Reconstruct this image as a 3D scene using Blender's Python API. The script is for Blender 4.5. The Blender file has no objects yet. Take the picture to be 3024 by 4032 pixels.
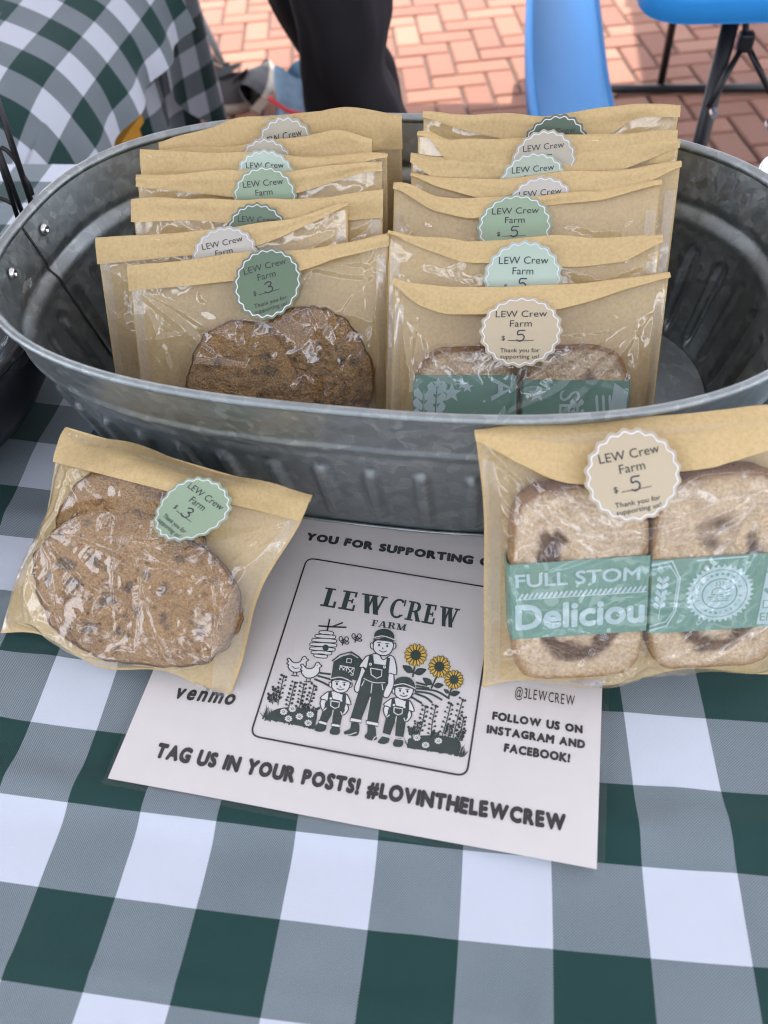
import bpy, math, random
import numpy as np
from mathutils import Vector, Matrix, noise

C = bpy.context.scene.collection
R_ = math.radians

# ------------------------------------------------------------------ camera
CAM_R = np.array([[0.989687, 0.12773, -0.06484], [0.05845, -0.773346, -0.631284], [-0.130778, 0.620984, -0.772836]])
CAM_C = np.array([0.27773, -0.13041, 0.44588])
FPX = 3100.0
cam = bpy.data.cameras.new('camera'); cam_o = bpy.data.objects.new('camera', cam); C.objects.link(cam_o)
M = Matrix.Identity(4)
for i in range(3):
    M[i][0] = CAM_R[0][i]; M[i][1] = -CAM_R[1][i]; M[i][2] = -CAM_R[2][i]; M[i][3] = CAM_C[i]
cam_o.matrix_world = M
cam.sensor_fit = 'VERTICAL'; cam.sensor_height = 36; cam.lens = 36 * FPX / 4032
cam.clip_start = 0.02; cam.clip_end = 500
cam.dof.use_dof = True; cam.dof.focus_distance = 0.56; cam.dof.aperture_fstop = 7.5
sc = bpy.context.scene; sc.camera = cam_o

# ------------------------------------------------------------------ sky, sun, exposure
SUN_EL, SUN_AZ = 66, 8
w = bpy.data.worlds.new('World'); sc.world = w; w.use_nodes = True
nt = w.node_tree; nt.nodes.clear()
sky = nt.nodes.new('ShaderNodeTexSky'); sky.sky_type = 'NISHITA'; sky.sun_disc = False
sky.sun_elevation = R_(SUN_EL); sky.sun_rotation = R_(SUN_AZ); sky.air_density = 1.0; sky.dust_density = 2.5
bg = nt.nodes.new('ShaderNodeBackground'); bg.inputs['Strength'].default_value = 0.15
wo = nt.nodes.new('ShaderNodeOutputWorld')
tcn = nt.nodes.new('ShaderNodeTexCoord'); cn = nt.nodes.new('ShaderNodeTexNoise'); cn.inputs['Scale'].default_value = 3.2; cn.inputs['Detail'].default_value = 7; cn.inputs['Roughness'].default_value = .55
mpn = nt.nodes.new('ShaderNodeMapping'); mpn.inputs['Scale'].default_value = (1, 1, 2.4); mpn.inputs['Location'].default_value = (.35, .2, 0); nt.links.new(tcn.outputs['Generated'], mpn.inputs[0]); nt.links.new(mpn.outputs[0], cn.inputs['Vector'])
crn = nt.nodes.new('ShaderNodeValToRGB'); crn.color_ramp.elements[0].position = .47; crn.color_ramp.elements[1].position = .58; nt.links.new(cn.outputs[0], crn.inputs[0])
cmx = nt.nodes.new('ShaderNodeMix'); cmx.data_type = 'RGBA'; cmx.inputs[7].default_value = (22, 23.2, 26, 1)  # bright clouds added to the sky to put streaks in the bag film
nt.links.new(crn.outputs[0], cmx.inputs[0]); nt.links.new(sky.outputs[0], cmx.inputs[6]); nt.links.new(cmx.outputs[2], bg.inputs[0])
nt.links.new(bg.outputs[0], wo.inputs[0])
sun = bpy.data.lights.new('sun', 'SUN'); sun.energy = 5.0; sun.angle = R_(0.53); sun.color = (1, 0.96, 0.91)
sun_o = bpy.data.objects.new('sun', sun); C.objects.link(sun_o)
sd = Vector((math.sin(R_(SUN_AZ)) * math.cos(R_(SUN_EL)), math.cos(R_(SUN_AZ)) * math.cos(R_(SUN_EL)), math.sin(R_(SUN_EL))))
sun_o.rotation_euler = sd.to_track_quat('Z', 'Y').to_euler(); sun_o.location = sd * 20
vs = sc.view_settings; vs.view_transform = 'Standard'; vs.look = 'None'; vs.exposure = 0.56; vs.gamma = 1; vs.use_curve_mapping = False
sc.render.engine = 'CYCLES'
sc.cycles.transparent_max_bounces = 24; sc.cycles.max_bounces = 10; sc.cycles.use_denoising = True; sc.cycles.filter_width = 1.1
sc.cycles.caustics_reflective = False; sc.cycles.caustics_refractive = False

# ------------------------------------------------------------------ helpers
def ray(px, py):
    d = CAM_R.T @ np.array([(px - 1512) / FPX, (py - 2016) / FPX, 1.0]); return d
F = 3024 / 1659
def at(px, py, z=0.0):            # a photograph point on the horizontal plane z (metres)
    d = ray(px, py); return Vector(CAM_C + d * ((z - CAM_C[2]) / d[2]))
def atf(x, y, z=0.0): return at(x * F, y * F, z)
def aty(x, y, yy):                # ... on the vertical plane y = yy
    d = ray(x * F, y * F); return Vector(CAM_C + d * ((yy - CAM_C[1]) / d[1]))

def smooth(o, on=True):
    o.data.polygons.foreach_set('use_smooth', [on] * len(o.data.polygons))

def obj(name, verts, faces, m=None, parent=None, sm=False, mats=None, fm=None):
    me = bpy.data.meshes.new(name); o = bpy.data.objects.new(name, me); C.objects.link(o)
    if parent is not None:
        L = parent_loc(parent); verts = [(v[0] - L[0], v[1] - L[1], v[2] - L[2]) for v in verts]; o.parent = parent
    me.from_pydata([tuple(map(float, v)) for v in verts], [], [tuple(f) for f in faces])
    for mm in (mats or ([m] if m else [])): me.materials.append(mm)
    if fm: me.polygons.foreach_set('material_index', fm)
    if sm: smooth(o)
    me.update(); return o
def parent_loc(p):
    L = Vector(p.location)
    while p.parent: p = p.parent; L = L + Vector(p.location)
    return L
def thing(name, label, cat, loc=(0, 0, 0), group=None):
    o = bpy.data.objects.new(name, None); C.objects.link(o); o.location = loc; o.empty_display_size = .02
    return tag(o, label, cat, group)
def tag(o, label, cat, group=None):
    o['label'] = label; o['category'] = cat
    if group: o['group'] = group
    return o
def struct(o): o['kind'] = 'structure'; return o

class MB:
    def __init__(s): s.v = []; s.f = []; s.m = []
    def add(s, v, f, mi=0):
        b = len(s.v); s.v += [tuple(q) for q in v]; s.f += [tuple(i + b for i in q) for q in f]; s.m += [mi] * len(f)
    def box(s, lo, hi, mi=0):
        x0, y0, z0 = lo; x1, y1, z1 = hi
        s.add([(x0,y0,z0),(x1,y0,z0),(x1,y1,z0),(x0,y1,z0),(x0,y0,z1),(x1,y0,z1),(x1,y1,z1),(x0,y1,z1)],
              [(0,3,2,1),(4,5,6,7),(0,1,5,4),(1,2,6,5),(2,3,7,6),(3,0,4,7)], mi)
    def tube(s, pts, r, n=10, cap=True, mi=0):
        pts = [Vector(p) for p in pts]; k = len(pts); rr = r if hasattr(r, '__len__') else [r] * k
        up = None; V = []
        for i, p in enumerate(pts):
            t = (pts[min(i+1, k-1)] - pts[max(i-1, 0)]).normalized()
            if up is None: up = t.orthogonal().normalized()
            up = (up - t * up.dot(t)).normalized(); b = t.cross(up)
            V += [p + (up * math.cos(2*math.pi*j/n) + b * math.sin(2*math.pi*j/n)) * rr[i] for j in range(n)]
        Fs = [(i*n+j, i*n+(j+1) % n, (i+1)*n+(j+1) % n, (i+1)*n+j) for i in range(k-1) for j in range(n)]
        if cap: Fs += [tuple(range(n-1, -1, -1)), tuple(range((k-1)*n, k*n))]
        s.add(V, Fs, mi)
    def grid(s, G, mi=0, wrap=False):
        nu, nv = len(G), len(G[0]); V = [p for row in G for p in row]
        s.add(V, [(i*nv+j, ((i+1) % nu)*nv+j, ((i+1) % nu)*nv+j+1, i*nv+j+1) for i in range(nu if wrap else nu-1) for j in range(nv-1)], mi)
    def build(s, name, m=None, parent=None, sm=False, mats=None):
        return obj(name, s.v, s.f, m, parent, sm, mats, s.m if mats else None)

def curve(ps, n=8):               # Catmull-Rom through points (any dimension)
    P = [np.array(p, float) for p in ps]; P = [2*P[0]-P[1]] + P + [2*P[-1]-P[-2]]; out = []
    for i in range(1, len(P)-2):
        for t in np.linspace(0, 1, n, endpoint=False):
            a, b, c, d = P[i-1:i+3]
            out.append(.5*((2*b) + (c-a)*t + (2*a-5*b+4*c-d)*t*t + (3*b-a-3*c+d)*t**3))
    out.append(P[-2]); return out
def bevel(o, wd, seg=2):
    md = o.modifiers.new('bevel', 'BEVEL'); md.width = wd; md.segments = seg; md.limit_method = 'ANGLE'; md.angle_limit = R_(40); return o

# ------------------------------------------------------------------ materials
class N:                          # tiny node helper
    def __init__(s, name):
        s.m = bpy.data.materials.new(name); s.m.use_nodes = True; s.t = s.m.node_tree; s.t.nodes.clear()
        s.out = s.t.nodes.new('ShaderNodeOutputMaterial')
    def n(s, typ, ins=None, **kw):
        q = s.t.nodes.new('ShaderNode' + typ)
        for k, v in kw.items(): setattr(q, k, v)
        for k, v in (ins or {}).items():
            if hasattr(v, 'is_output'): s.t.links.new(v, q.inputs[k])
            else: q.inputs[k].default_value = v
        return q
    def math(s, op, a, b=0.0, c=0.0): return s.n('Math', {0: a, 1: b, 2: c}, operation=op).outputs[0]
    def mix(s, f, a, b, bt='MIX'): return s.n('Mix', {0: f, 6: a, 7: b}, data_type='RGBA', blend_type=bt).outputs[2]
    def ramp(s, f, stops, interp='LINEAR'):
        q = s.n('ValToRGB', {0: f}); cr = q.color_ramp; cr.interpolation = interp
        while len(cr.elements) < len(stops): cr.elements.new(.5)
        for e, (p, c) in zip(cr.elements, stops): e.position = p; e.color = c if len(c) == 4 else (*c, 1)
        return q.outputs[0]
    def noise(s, sc, det=4, rough=.55, vec=None, dist=0):
        ins = {'Scale': sc, 'Detail': det, 'Roughness': rough, 'Distortion': dist}
        if vec is None: vec = s.pos()
        ins['Vector'] = vec; return s.n('TexNoise', ins).outputs[0]
    def pos(s):
        if not hasattr(s, '_p'): s._p = s.n('NewGeometry').outputs['Position']
        return s._p
    def bump(s, h, st, d=.001): return s.n('Bump', {'Height': h, 'Strength': st, 'Distance': d}).outputs[0]
    def bsdf(s, col, rough=.5, metal=0, normal=None, spec=.5, **kw):
        ins = {'Base Color': col if hasattr(col, 'is_output') else (*col[:3], 1), 'Roughness': rough, 'Metallic': metal, 'Specular IOR Level': spec}
        ins.update(kw)
        if normal is not None: ins['Normal'] = normal
        q = s.n('BsdfPrincipled', ins); return q.outputs[0]
    def done(s, sh): s.t.links.new(sh, s.out.inputs[0]); return s.m

def plain(name, col, rough=.5, var=.12, sc=60, bump=0, bsc=400, metal=0, spec=.5):
    q = N(name); nz = q.noise(sc, 5)
    c = q.mix(nz, (*[x*(1-var) for x in col], 1), (*[min(1, x*(1+var)) for x in col], 1))
    nm = q.bump(q.noise(bsc, 4), bump, .001) if bump else None
    return q.done(q.bsdf(c, rough, metal, nm, spec))

def gingham(name, threads=True):
    q = N(name); uv = q.n('UVMap').outputs[0]; sx = q.n('SeparateXYZ', {0: uv})
    u, v = sx.outputs[0], sx.outputs[1]
    def stripe(x): return q.math('GREATER_THAN', q.math('FRACT', q.math('MULTIPLY', x, .5)), .5)
    a, b = stripe(u), stripe(v)
    s = q.math('MULTIPLY', q.math('ADD', a, b), .5)
    mid = q.math('COMPARE', s, .5, .1)
    tw = q.math('SINE', q.math('MULTIPLY', q.math('ADD', u, q.math('MULTIPLY', v, 1.0)), 210.0))
    tw2 = q.math('SINE', q.math('MULTIPLY', q.math('SUBTRACT', u, v), 190.0))
    th = q.math('MULTIPLY', q.math('MULTIPLY', q.math('ADD', tw, q.math('MULTIPLY', tw2, .6)), mid), .17 if threads else 0.0)
    nz = q.math('MULTIPLY', q.math('SUBTRACT', q.noise(9, 3), .5), q.math('MULTIPLY', mid, .14))
    f = q.math('ADD', q.math('ADD', s, th), nz)
    f = q.math('ADD', f, q.math('MULTIPLY', mid, .19))
    col = q.mix(f, (.535, .575, .645, 1), (.0078, .042, .038, 1))
    nm = q.bump(q.math('ADD', q.noise(1300, 2), q.math('MULTIPLY', tw, .3)), .35, .0004)
    return q.done(q.bsdf(col, .75, 0, nm, .25, **{'Sheen Weight': .15}))

M_CLOTH = gingham('gingham_cloth')
M_CLOTH2 = gingham('gingham_cloth_far', False)

def kraft():
    q = N('kraft_paper'); nz = q.noise(420, 6, .7); nz2 = q.noise(35, 3)
    fib = q.n('TexNoise', {'Scale': 1.0, 'Detail': 3, 'Vector': q.n('Mapping', {0: q.pos(), 3: (900, 160, 900)}).outputs[0]}).outputs[0]
    c = q.ramp(nz, [(.25, (.55, .39, .18)), (.5, (.70, .52, .255)), (.75, (.78, .60, .32))])
    c = q.mix(q.math('MULTIPLY', fib, .35), c, (.52, .36, .16, 1)); c = q.mix(q.math('MULTIPLY', nz2, .3), c, (.64, .47, .24, 1))
    d = q.bsdf(c, .62, 0, q.bump(nz, .25, .0006), .35)
    tr = q.n('BsdfTranslucent', {0: c}).outputs[0]
    return q.done(q.n('MixShader', {0: .14, 1: d, 2: tr}).outputs[0])
M_KRAFT = kraft()

def film(name, haze=.006, k=1.75, rough=.032, tint=(.99, .99, .985)):
    q = N(name)
    nm = q.bump(q.noise(55, 3, .5), .12, .002)
    cs = q.math('ABSOLUTE', q.n('VectorMath', {0: q.n('NewGeometry').outputs['Incoming'], 1: nm}, operation='DOT_PRODUCT').outputs['Value'])
    fr = q.math('ADD', .043, q.math('MULTIPLY', .55, q.math('POWER', q.math('SUBTRACT', 1.0, q.math('MINIMUM', cs, 1.0)), 5.0)))
    f = q.math('MINIMUM', q.math('MULTIPLY', fr, k), 1.0)
    tr = q.n('BsdfTransparent', {0: (*tint, 1)}).outputs[0]
    gl = q.n('BsdfGlossy', {0: (1, 1, 1, 1), 'Roughness': rough, 'Normal': nm}).outputs[0]
    df = q.n('BsdfDiffuse', {0: (.8, .8, .8, 1)}).outputs[0]
    b = q.n('MixShader', {0: haze, 1: tr, 2: df}).outputs[0]
    return q.done(q.n('MixShader', {0: f, 1: b, 2: gl}).outputs[0])
M_FILM = film('bag_film')
M_LAM = film('lamination', .003, .55, .14, (.985, .985, .98))
M_SEAL = film('film_seal', .10, 1.6, .25)

def galv():
    q = N('galvanized_steel'); p = q.pos()
    wp = q.n('VectorMath', {0: p, 1: q.n('VectorMath', {0: q.n('TexNoise', {'Vector': p, 'Scale': 60, 'Detail': 2}).outputs[1], 1: (.016, .016, .016)}, operation='MULTIPLY').outputs[0]}, operation='ADD').outputs[0]
    v1 = q.n('TexVoronoi', {'Vector': wp, 'Scale': 105.0}); v2 = q.n('TexVoronoi', {'Vector': wp, 'Scale': 230.0})
    g1 = q.n('SeparateColor', {0: v1.outputs['Color']}).outputs[0]; g2 = q.n('SeparateColor', {0: v2.outputs['Color']}).outputs[1]
    g = q.math('ADD', q.math('MULTIPLY', g1, .6), q.math('MULTIPLY', g2, .4))
    big = q.noise(14, 3)
    g = q.math('ADD', g, q.math('MULTIPLY', q.math('SUBTRACT', big, .5), .5))
    col = q.ramp(g, [(.12, (.275, .305, .31)), (.5, (.315, .345, .347)), (.72, (.35, .38, .38)), (.95, (.43, .455, .45))])
    ro = q.math('ADD', .38, q.math('MULTIPLY', g2, .14))
    st = q.n('TexNoise', {'Scale': 1.0, 'Detail': 4, 'Vector': q.n('Mapping', {0: p, 3: (60, 60, 1500)}).outputs[0]}).outputs[0]
    return q.done(q.bsdf(col, ro, .96, q.bump(q.math('ADD', st, q.math('MULTIPLY', g, .5)), .10, .0005)))
M_GALV = galv()
M_CHROME = plain('bright_rivet', (.75, .75, .74), .25, .05, metal=1)
M_SEAM = plain('dark_seam', (.03, .03, .03), .6)
M_INK = plain('black_ink', (.012, .013, .014), .5, .3, 300)
M_INKG = plain('dark_green_ink', (.016, .035, .028), .5, .25, 200)
M_PAPER = plain('sign_paper', (.68, .64, .62), .7, .03, 90)
M_WHITE = plain('white_print', (.74, .73, .72), .6, .02)
M_YELLOW = plain('yellow_print', (.72, .47, .06), .6, .1, 300)
M_WIRE = plain('black_wire', (.012, .012, .014), .4)
M_BASKET = plain('black_basket', (.006, .0065, .010), .5)
M_PEN = plain('pen_ink', (.05, .05, .07), .5)
M_BLACKTXT = plain('label_ink', (.05, .052, .05), .5)
STK = {}
def sticker_mat(k):
    cols = {'dark': (.135, .20, .125), 'sage': (.30, .40, .27), 'mint': (.47, .58, .47), 'beige': (.52, .44, .30), 'grey': (.54, .51, .44), 'olive': (.48, .44, .34), 'pine': (.085, .13, .085), 'seaf': (.29, .40, .29), 'pale': (.42, .49, .39)}
    if k not in STK: STK[k] = (plain('sticker_' + k, cols[k], .38, .03, 30), plain('sticker_edge_' + k, tuple(c*.8 + .06 for c in cols[k]), .4, .03))
    return STK[k]

def crumb(name):                  # colour comes from a vertex attribute: crumb, cinnamon swirl, crust
    q = N(name); a = q.n('VertexColor', layer_name='Col').outputs[0]
    nz = q.noise(500, 5, .7); vz = q.n('TexVoronoi', {'Vector': q.pos(), 'Scale': 420.0}).outputs[0]
    c = q.mix(q.ramp(nz, [(.42, (0, 0, 0)), (.62, (1, 1, 1))]), a, q.mix(.32, a, (.16, .085, .035, 1)))
    pore = q.ramp(vz, [(.0, (.45, .40, .35)), (.22, (1, 1, 1))])
    c = q.mix(.75, c, pore, 'MULTIPLY')
    return q.done(q.bsdf(c, .72, 0, q.bump(q.math('ADD', nz, vz), .8, .0016), .3))
M_CRUMB = crumb('bread_crumb')
def cookie_mat():
    q = N('cookie'); a = q.n('VertexColor', layer_name='Col').outputs[0]
    nz = q.noise(650, 5, .75); vz = q.n('TexVoronoi', {'Vector': q.pos(), 'Scale': 620.0}).outputs[0]
    c = q.mix(q.ramp(nz, [(.38, (0, 0, 0)), (.62, (1, 1, 1))]), q.mix(.42, a, (.15, .065, .02, 1)), q.mix(.45, a, (.70, .46, .21, 1)))
    c = q.mix(.85, c, q.ramp(vz, [(0, (.35, .31, .28)), (.3, (1, 1, 1))]), 'MULTIPLY')
    return q.done(q.bsdf(c, .6, 0, q.bump(q.math('ADD', nz, q.math('MULTIPLY', vz, .8)), .9, .0018), .35))
M_COOKIE = cookie_mat()
M_BAND = plain('green_band', (.15, .29, .225), .5, .06, 80)
M_BANDTXT = plain('band_print', (.42, .56, .56), .5, .04)

# ------------------------------------------------------------------ text as flat meshes
_tc = {}
def text2d(s, offset=0, shear=0, space=1.0):
    k = (s, offset, shear, space)
    if k in _tc: return _tc[k]
    cu = bpy.data.curves.new('t', 'FONT'); cu.body = s; cu.size = 1; cu.offset = offset; cu.shear = shear; cu.space_character = space
    cu.resolution_u = 3
    o = bpy.data.objects.new('t', cu); C.objects.link(o)
    dg = bpy.context.evaluated_depsgraph_get(); ev = o.evaluated_get(dg); me = ev.to_mesh()
    v = np.array([p.co[:2] for p in me.vertices]) if len(me.vertices) else np.zeros((0, 2)); f = [tuple(p.vertices) for p in me.polygons]
    ev.to_mesh_clear(); bpy.data.objects.remove(o); bpy.data.curves.remove(cu)
    _tc[k] = (v, f); return v, f
def ribbon(pts, wd):              # 2D polyline -> flat ribbon with blunt round ends
    P = np.array(pts, float); n = len(P); V = []; Fs = []
    T = np.gradient(P, axis=0) if n > 2 else np.array([P[1]-P[0]]*2)
    T = T / (np.linalg.norm(T, axis=1)[:, None] + 1e-9); Nn = np.c_[-T[:, 1], T[:, 0]]
    wv = np.array(wd)*np.ones(n)
    for i in range(n): V += [P[i]+Nn[i]*wv[i]/2, P[i]-Nn[i]*wv[i]/2]
    Fs = [(2*i, 2*i+1, 2*i+3, 2*i+2) for i in range(n-1)]
    for e, sgn in ((0, -1), (n-1, 1)):
        b = len(V); a0 = math.atan2(Nn[e][1], Nn[e][0])
        V += [P[e]+wv[e]/2*np.array([math.cos(a0-sgn*t), math.sin(a0-sgn*t)]) for t in np.linspace(0, math.pi, 6)]
        Fs.append(tuple(range(b, b+6)))
    return np.array(V), Fs

# ------------------------------------------------------------------ ground: brick paving in a herringbone bond
GZ = -0.74
def brick_mat():
    q = N('paving_brick'); a = q.n('VertexColor', layer_name='Col').outputs[0]
    nz = q.noise(45, 6, .65); n2 = q.noise(7, 3)
    c = q.mix(q.math('MULTIPLY', nz, .45), a, (.17, .085, .06, 1)); c = q.mix(q.math('MULTIPLY', n2, .35), c, (.36, .18, .12, 1))
    return q.done(q.bsdf(c, .75, 0, q.bump(q.noise(160, 5, .7), .5, .003), .3))
def mortar_mat():
    q = N('joint_sand'); nz = q.noise(220, 4, .7)
    return q.done(q.bsdf(q.ramp(nz, [(.3, (.06, .04, .03)), (.6, (.16, .11, .085)), (.72, (.55, .47, .40))]), .85, 0, q.bump(nz, 1, .003)))
def paving():
    rnd = random.Random(4); bw = .098; m = MB(); cols = []; ang = R_(11)
    ca, sa = math.cos(ang), math.sin(ang)
    g = .0045
    def brick(i, j, wx, wy):
        x0, y0, x1, y1 = i*bw+g, j*bw+g, (i+wx)*bw-g, (j+wy)*bw-g
        X, Yc = (x0+x1)/2, (y0+y1)/2; wxp, wyp = X*ca-Yc*sa, X*sa+Yc*ca+2.2
        if not (-4.2 < wxp < 4.2 and .6 < wyp < 8): return
        dz = rnd.uniform(-.0012, .001); tx, ty = rnd.uniform(-.004, .004), rnd.uniform(-.004, .004); b = .006
        jx, jy = rnd.uniform(-.0015, .0015), rnd.uniform(-.0015, .0015)
        V = []
        for (ex, zz) in ((0, -.03), (0, -b), (b, 0)):
            for (xx, yy) in ((x0+ex, y0+ex), (x1-ex, y0+ex), (x1-ex, y1-ex), (x0+ex, y1-ex)):
                xx += jx; yy += jy
                V.append((xx*ca-yy*sa, xx*sa+yy*ca+2.2, GZ+zz+dz+(xx-X)*tx+(yy-Yc)*ty))
        Fs = [(8, 9, 10, 11)]
        for L in (0, 4):
            for k in range(4): Fs.append((L+k, L+(k+1) % 4, L+4+(k+1) % 4, L+4+k))
        m.add(V, Fs)
        t = rnd.random(); base = np.array((.37, .165, .105))*(1-t)+np.array((.27, .115, .078))*t
        if rnd.random() < .2: base = np.array((.44, .215, .14))
        cols.extend([(*(base*rnd.uniform(.88, 1.1)), 1)]*12)
    for i in range(-58, 70):
        for j in range(-30, 80):
            t = (i - j) % 4
            if t == 0: brick(i, j, 2, 1)
            elif t == 3: brick(i, j, 1, 2)
    o = m.build('brick_paving', brick_mat()); struct(o)
    ca_ = o.data.color_attributes.new('Col', 'FLOAT_COLOR', 'POINT'); ca_.data.foreach_set('color', [x for c in cols for x in c])
    s = 60
    struct(obj('ground', [(-s, -s, GZ-.009), (s, -s, GZ-.009), (s, s, GZ-.009), (-s, s, GZ-.009)], [(0, 1, 2, 3)], mortar_mat()))
paving()

# ------------------------------------------------------------------ canopy roofs that shade the stalls (above the frame; the small one added)
struct(obj('bounce_pavement', [(-40, -40, GZ-.004), (40, -40, GZ-.004), (40, -.7, GZ-.004), (-40, -.7, GZ-.004)], [(0, 1, 2, 3)], plain('bounce_concrete', (.46, .47, .48), .85, .08, 6)))  # pale ground added out of view to bounce sunlight onto the bags
def mirror_building():            # building added out of view behind the camera for the bag windows to mirror
    t = thing('added_building', 'low brick building added unseen behind the camera for the bag film to mirror', 'building', (0, -16, GZ))
    m = MB(); m.box((-22, -20, GZ), (22, -15, GZ+4.0)); m.box((-22.2, -20, GZ+4.0), (22.2, -14.8, GZ+4.4)); m.build('wall', plain('pale_brick', (.34, .25, .20), .85, .15, 3), t)
    gl = plain('building_glass', (.05, .06, .07), .1); fr = plain('building_frame', (.55, .53, .5), .6)
    for i in range(-5, 6):
        k = MB(); k.box((i*3.9-1.4, -15.02, GZ+.5), (i*3.9+1.4, -14.94, GZ+3.2)); w_ = k.build('window', fr, t)
        k = MB(); k.box((i*3.9-1.28, -14.96, GZ+.62), (i*3.9+1.28, -14.92, GZ+3.08)); k.build('pane', gl, w_)
mirror_building()
def canopy_mat():
    q = N('canopy_fabric'); d = q.n('BsdfDiffuse', {0: (.75, .75, .76, 1)}).outputs[0]; t = q.n('BsdfTranslucent', {0: (.60, .62, .65, 1)}).outputs[0]
    return q.done(q.n('MixShader', {0: .22, 1: d, 2: t}).outputs[0])
M_CANOPY = canopy_mat()
def canopy(name, x0, y0, x1, y1, z, label):
    t = thing(name, label, 'canopy', ((x0+x1)/2, (y0+y1)/2, GZ)); cx, cy = (x0+x1)/2, (y0+y1)/2
    m = MB(); m.add([(x0, y0, z), (x1, y0, z), (x1, y1, z), (x0, y1, z), (cx, cy, z+.75), (x0, y0, z-.2), (x1, y0, z-.2), (x1, y1, z-.2), (x0, y1, z-.2)],
                    [(0, 1, 4), (1, 2, 4), (2, 3, 4), (3, 0, 4), (0, 1, 6, 5), (1, 2, 7, 6), (2, 3, 8, 7), (3, 0, 5, 8)])
    m.build('roof', M_CANOPY, t)
    for x, y in ((x0, y0), (x1, y0), (x1, y1), (x0, y1)):
        k = MB(); k.tube([(x, y, GZ), (x, y, z)], .02); k.build('leg', M_WIRE, t)
canopy('canopy_tent', -1.55, -1.05, 2.0, 3.45, 1.42, 'white pop-up canopy roof over the gingham display table')
canopy('canopy_tent', .85, 3.5, 3.6, 4.45, 1.6, 'small unseen canopy roof added to shade the bricks by the blue picnic table')  # unseen roof added to carry shade across the bricks on the right

# ------------------------------------------------------------------ display table and its gingham cloth
def cloth_uv(x, y):
    xc, yc = min(max(x, -.15), .48), min(max(y, -.16), .27)
    c = -.0773 + 22.7559*xc - .1508*yc - 2.3747*xc*xc + 2.3743*xc*yc + 4.5469*yc*yc
    r = -.0004 + .6761*xc + 22.1492*yc - 1.8893*xc*xc + 2.8728*xc*yc - .9898*yc*yc
    return c + (x-xc)*21.74 + 40, r + (y-yc)*21.74 + 41
def wrinkle(x, y):
    v = Vector((x*5, y*7, 3.1)); z = .0022*noise.noise(v) + .0010*noise.noise(v*3.1) + .0005*noise.noise(v*8.3)
    z += .0040*math.exp(-((y-.010-.02*x+.010*math.sin(9*x))/.012)**2)           # crease across the front
    z += .0022*math.exp(-((y-.205+.02*x)/.011)**2)*(1 if x < .12 else math.exp(-((x-.12)/.08)**2))
    d = (x-.255)*.97+(y+.05)*.22; z += .0016*math.exp(-(d/.012)**2)*max(0, 1-abs(y+.05)/.09)
    d = (x-.415)+(y)*.55; z += .0020*math.exp(-(d/.016)**2)*max(0, 1-abs(y-.02)/.13)
    d = (x+.02)-(y-.05)*.4; z += .0022*math.exp(-(d/.012)**2)*max(0, 1-abs(y-.06)/.10)
    for cx_, sl, am in ((.325, .12, .0011), (.115, -.06, .0009), (-.06, .1, .0012)): z += am*max(0, 1-abs((x-cx_)-sl*y)/.006)
    for cy_, am in ((-.085, .0010), (.135, .0009)): z += am*max(0, 1-abs(y-cy_-.03*x)/.006)
    return min(z*1.15 - .0024, .0024 if -.03 < y < .33 else .01)
def tablecloth():
    x0, x1, y0, y1 = -.95, 1.25, -.30, .74
    xs = np.concatenate([np.linspace(x0, -.22, 24)[:-1], np.linspace(-.22, .6, 180), np.linspace(.6, x1, 22)[1:]])
    ys = np.concatenate([np.linspace(y0, -.16, 6)[:-1], np.linspace(-.16, .33, 120), np.linspace(.33, y1, 40)[1:]])
    G = [[(x, y, wrinkle(x, y)) for y in ys] for x in xs]; UV = [[cloth_uv(x, y) for y in ys] for x in xs]
    # skirts hanging on all four sides
    def skirt(line, uvl, n):
        a, b = [], []
        for k, (p, q) in enumerate(zip(line, uvl)):
            s = .010*math.sin(k*.35)
            a.append([(p[0]+n[0]*(h**.5*.01+s*h*4), p[1]+n[1]*(h**.5*.01+s*h*4), p[2]-.68*h) for h in np.linspace(0, 1, 12)])
            b.append([(q[0]+n[0]*h*14.8, q[1]+n[1]*h*14.8) for h in np.linspace(0, 1, 12)])
        return a, b
    m = MB(); uvs = []
    def put(G, U): m.grid(G); uvs.extend([u for r in U for u in r])
    put(G, UV)
    for line, uvl, n in (([r[0] for r in G], [r[0] for r in UV], (0, -1)), ([r[-1] for r in G], [r[-1] for r in UV], (0, 1)), (G[0], UV[0], (-1, 0)), (G[-1], UV[-1], (1, 0))):
        put(*skirt(line, uvl, n))
    o = m.build('tablecloth', M_CLOTH, None, True); setuv(o, uvs)
    tag(o, 'green and white gingham tablecloth under the metal tub and the printed sign', 'tablecloth')
    t = thing('display_table', 'folding table hidden under the gingham cloth that carries the tub', 'table', (.15, .22, GZ))
    k = MB(); k.box((-.93, -.28, -.045), (1.23, .72, -.008)); k.build('tabletop', M_PLASTIC, t)
    for x in (-.8, 1.1):
        for y in (-.2, .64):
            k = MB(); k.tube([(x, y, GZ), (x, y, -.045)], .014); k.build('leg', M_WIRE, t)
def setuv(o, uvs):
    l = o.data.uv_layers.new(name='UVMap'); idx = [0]*len(o.data.loops); o.data.loops.foreach_get('vertex_index', idx)
    l.data.foreach_set('uv', [c for i in idx for c in uvs[i]])
M_PLASTIC = plain('white_plastic', (.7, .7, .68), .5)
tablecloth()

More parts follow.
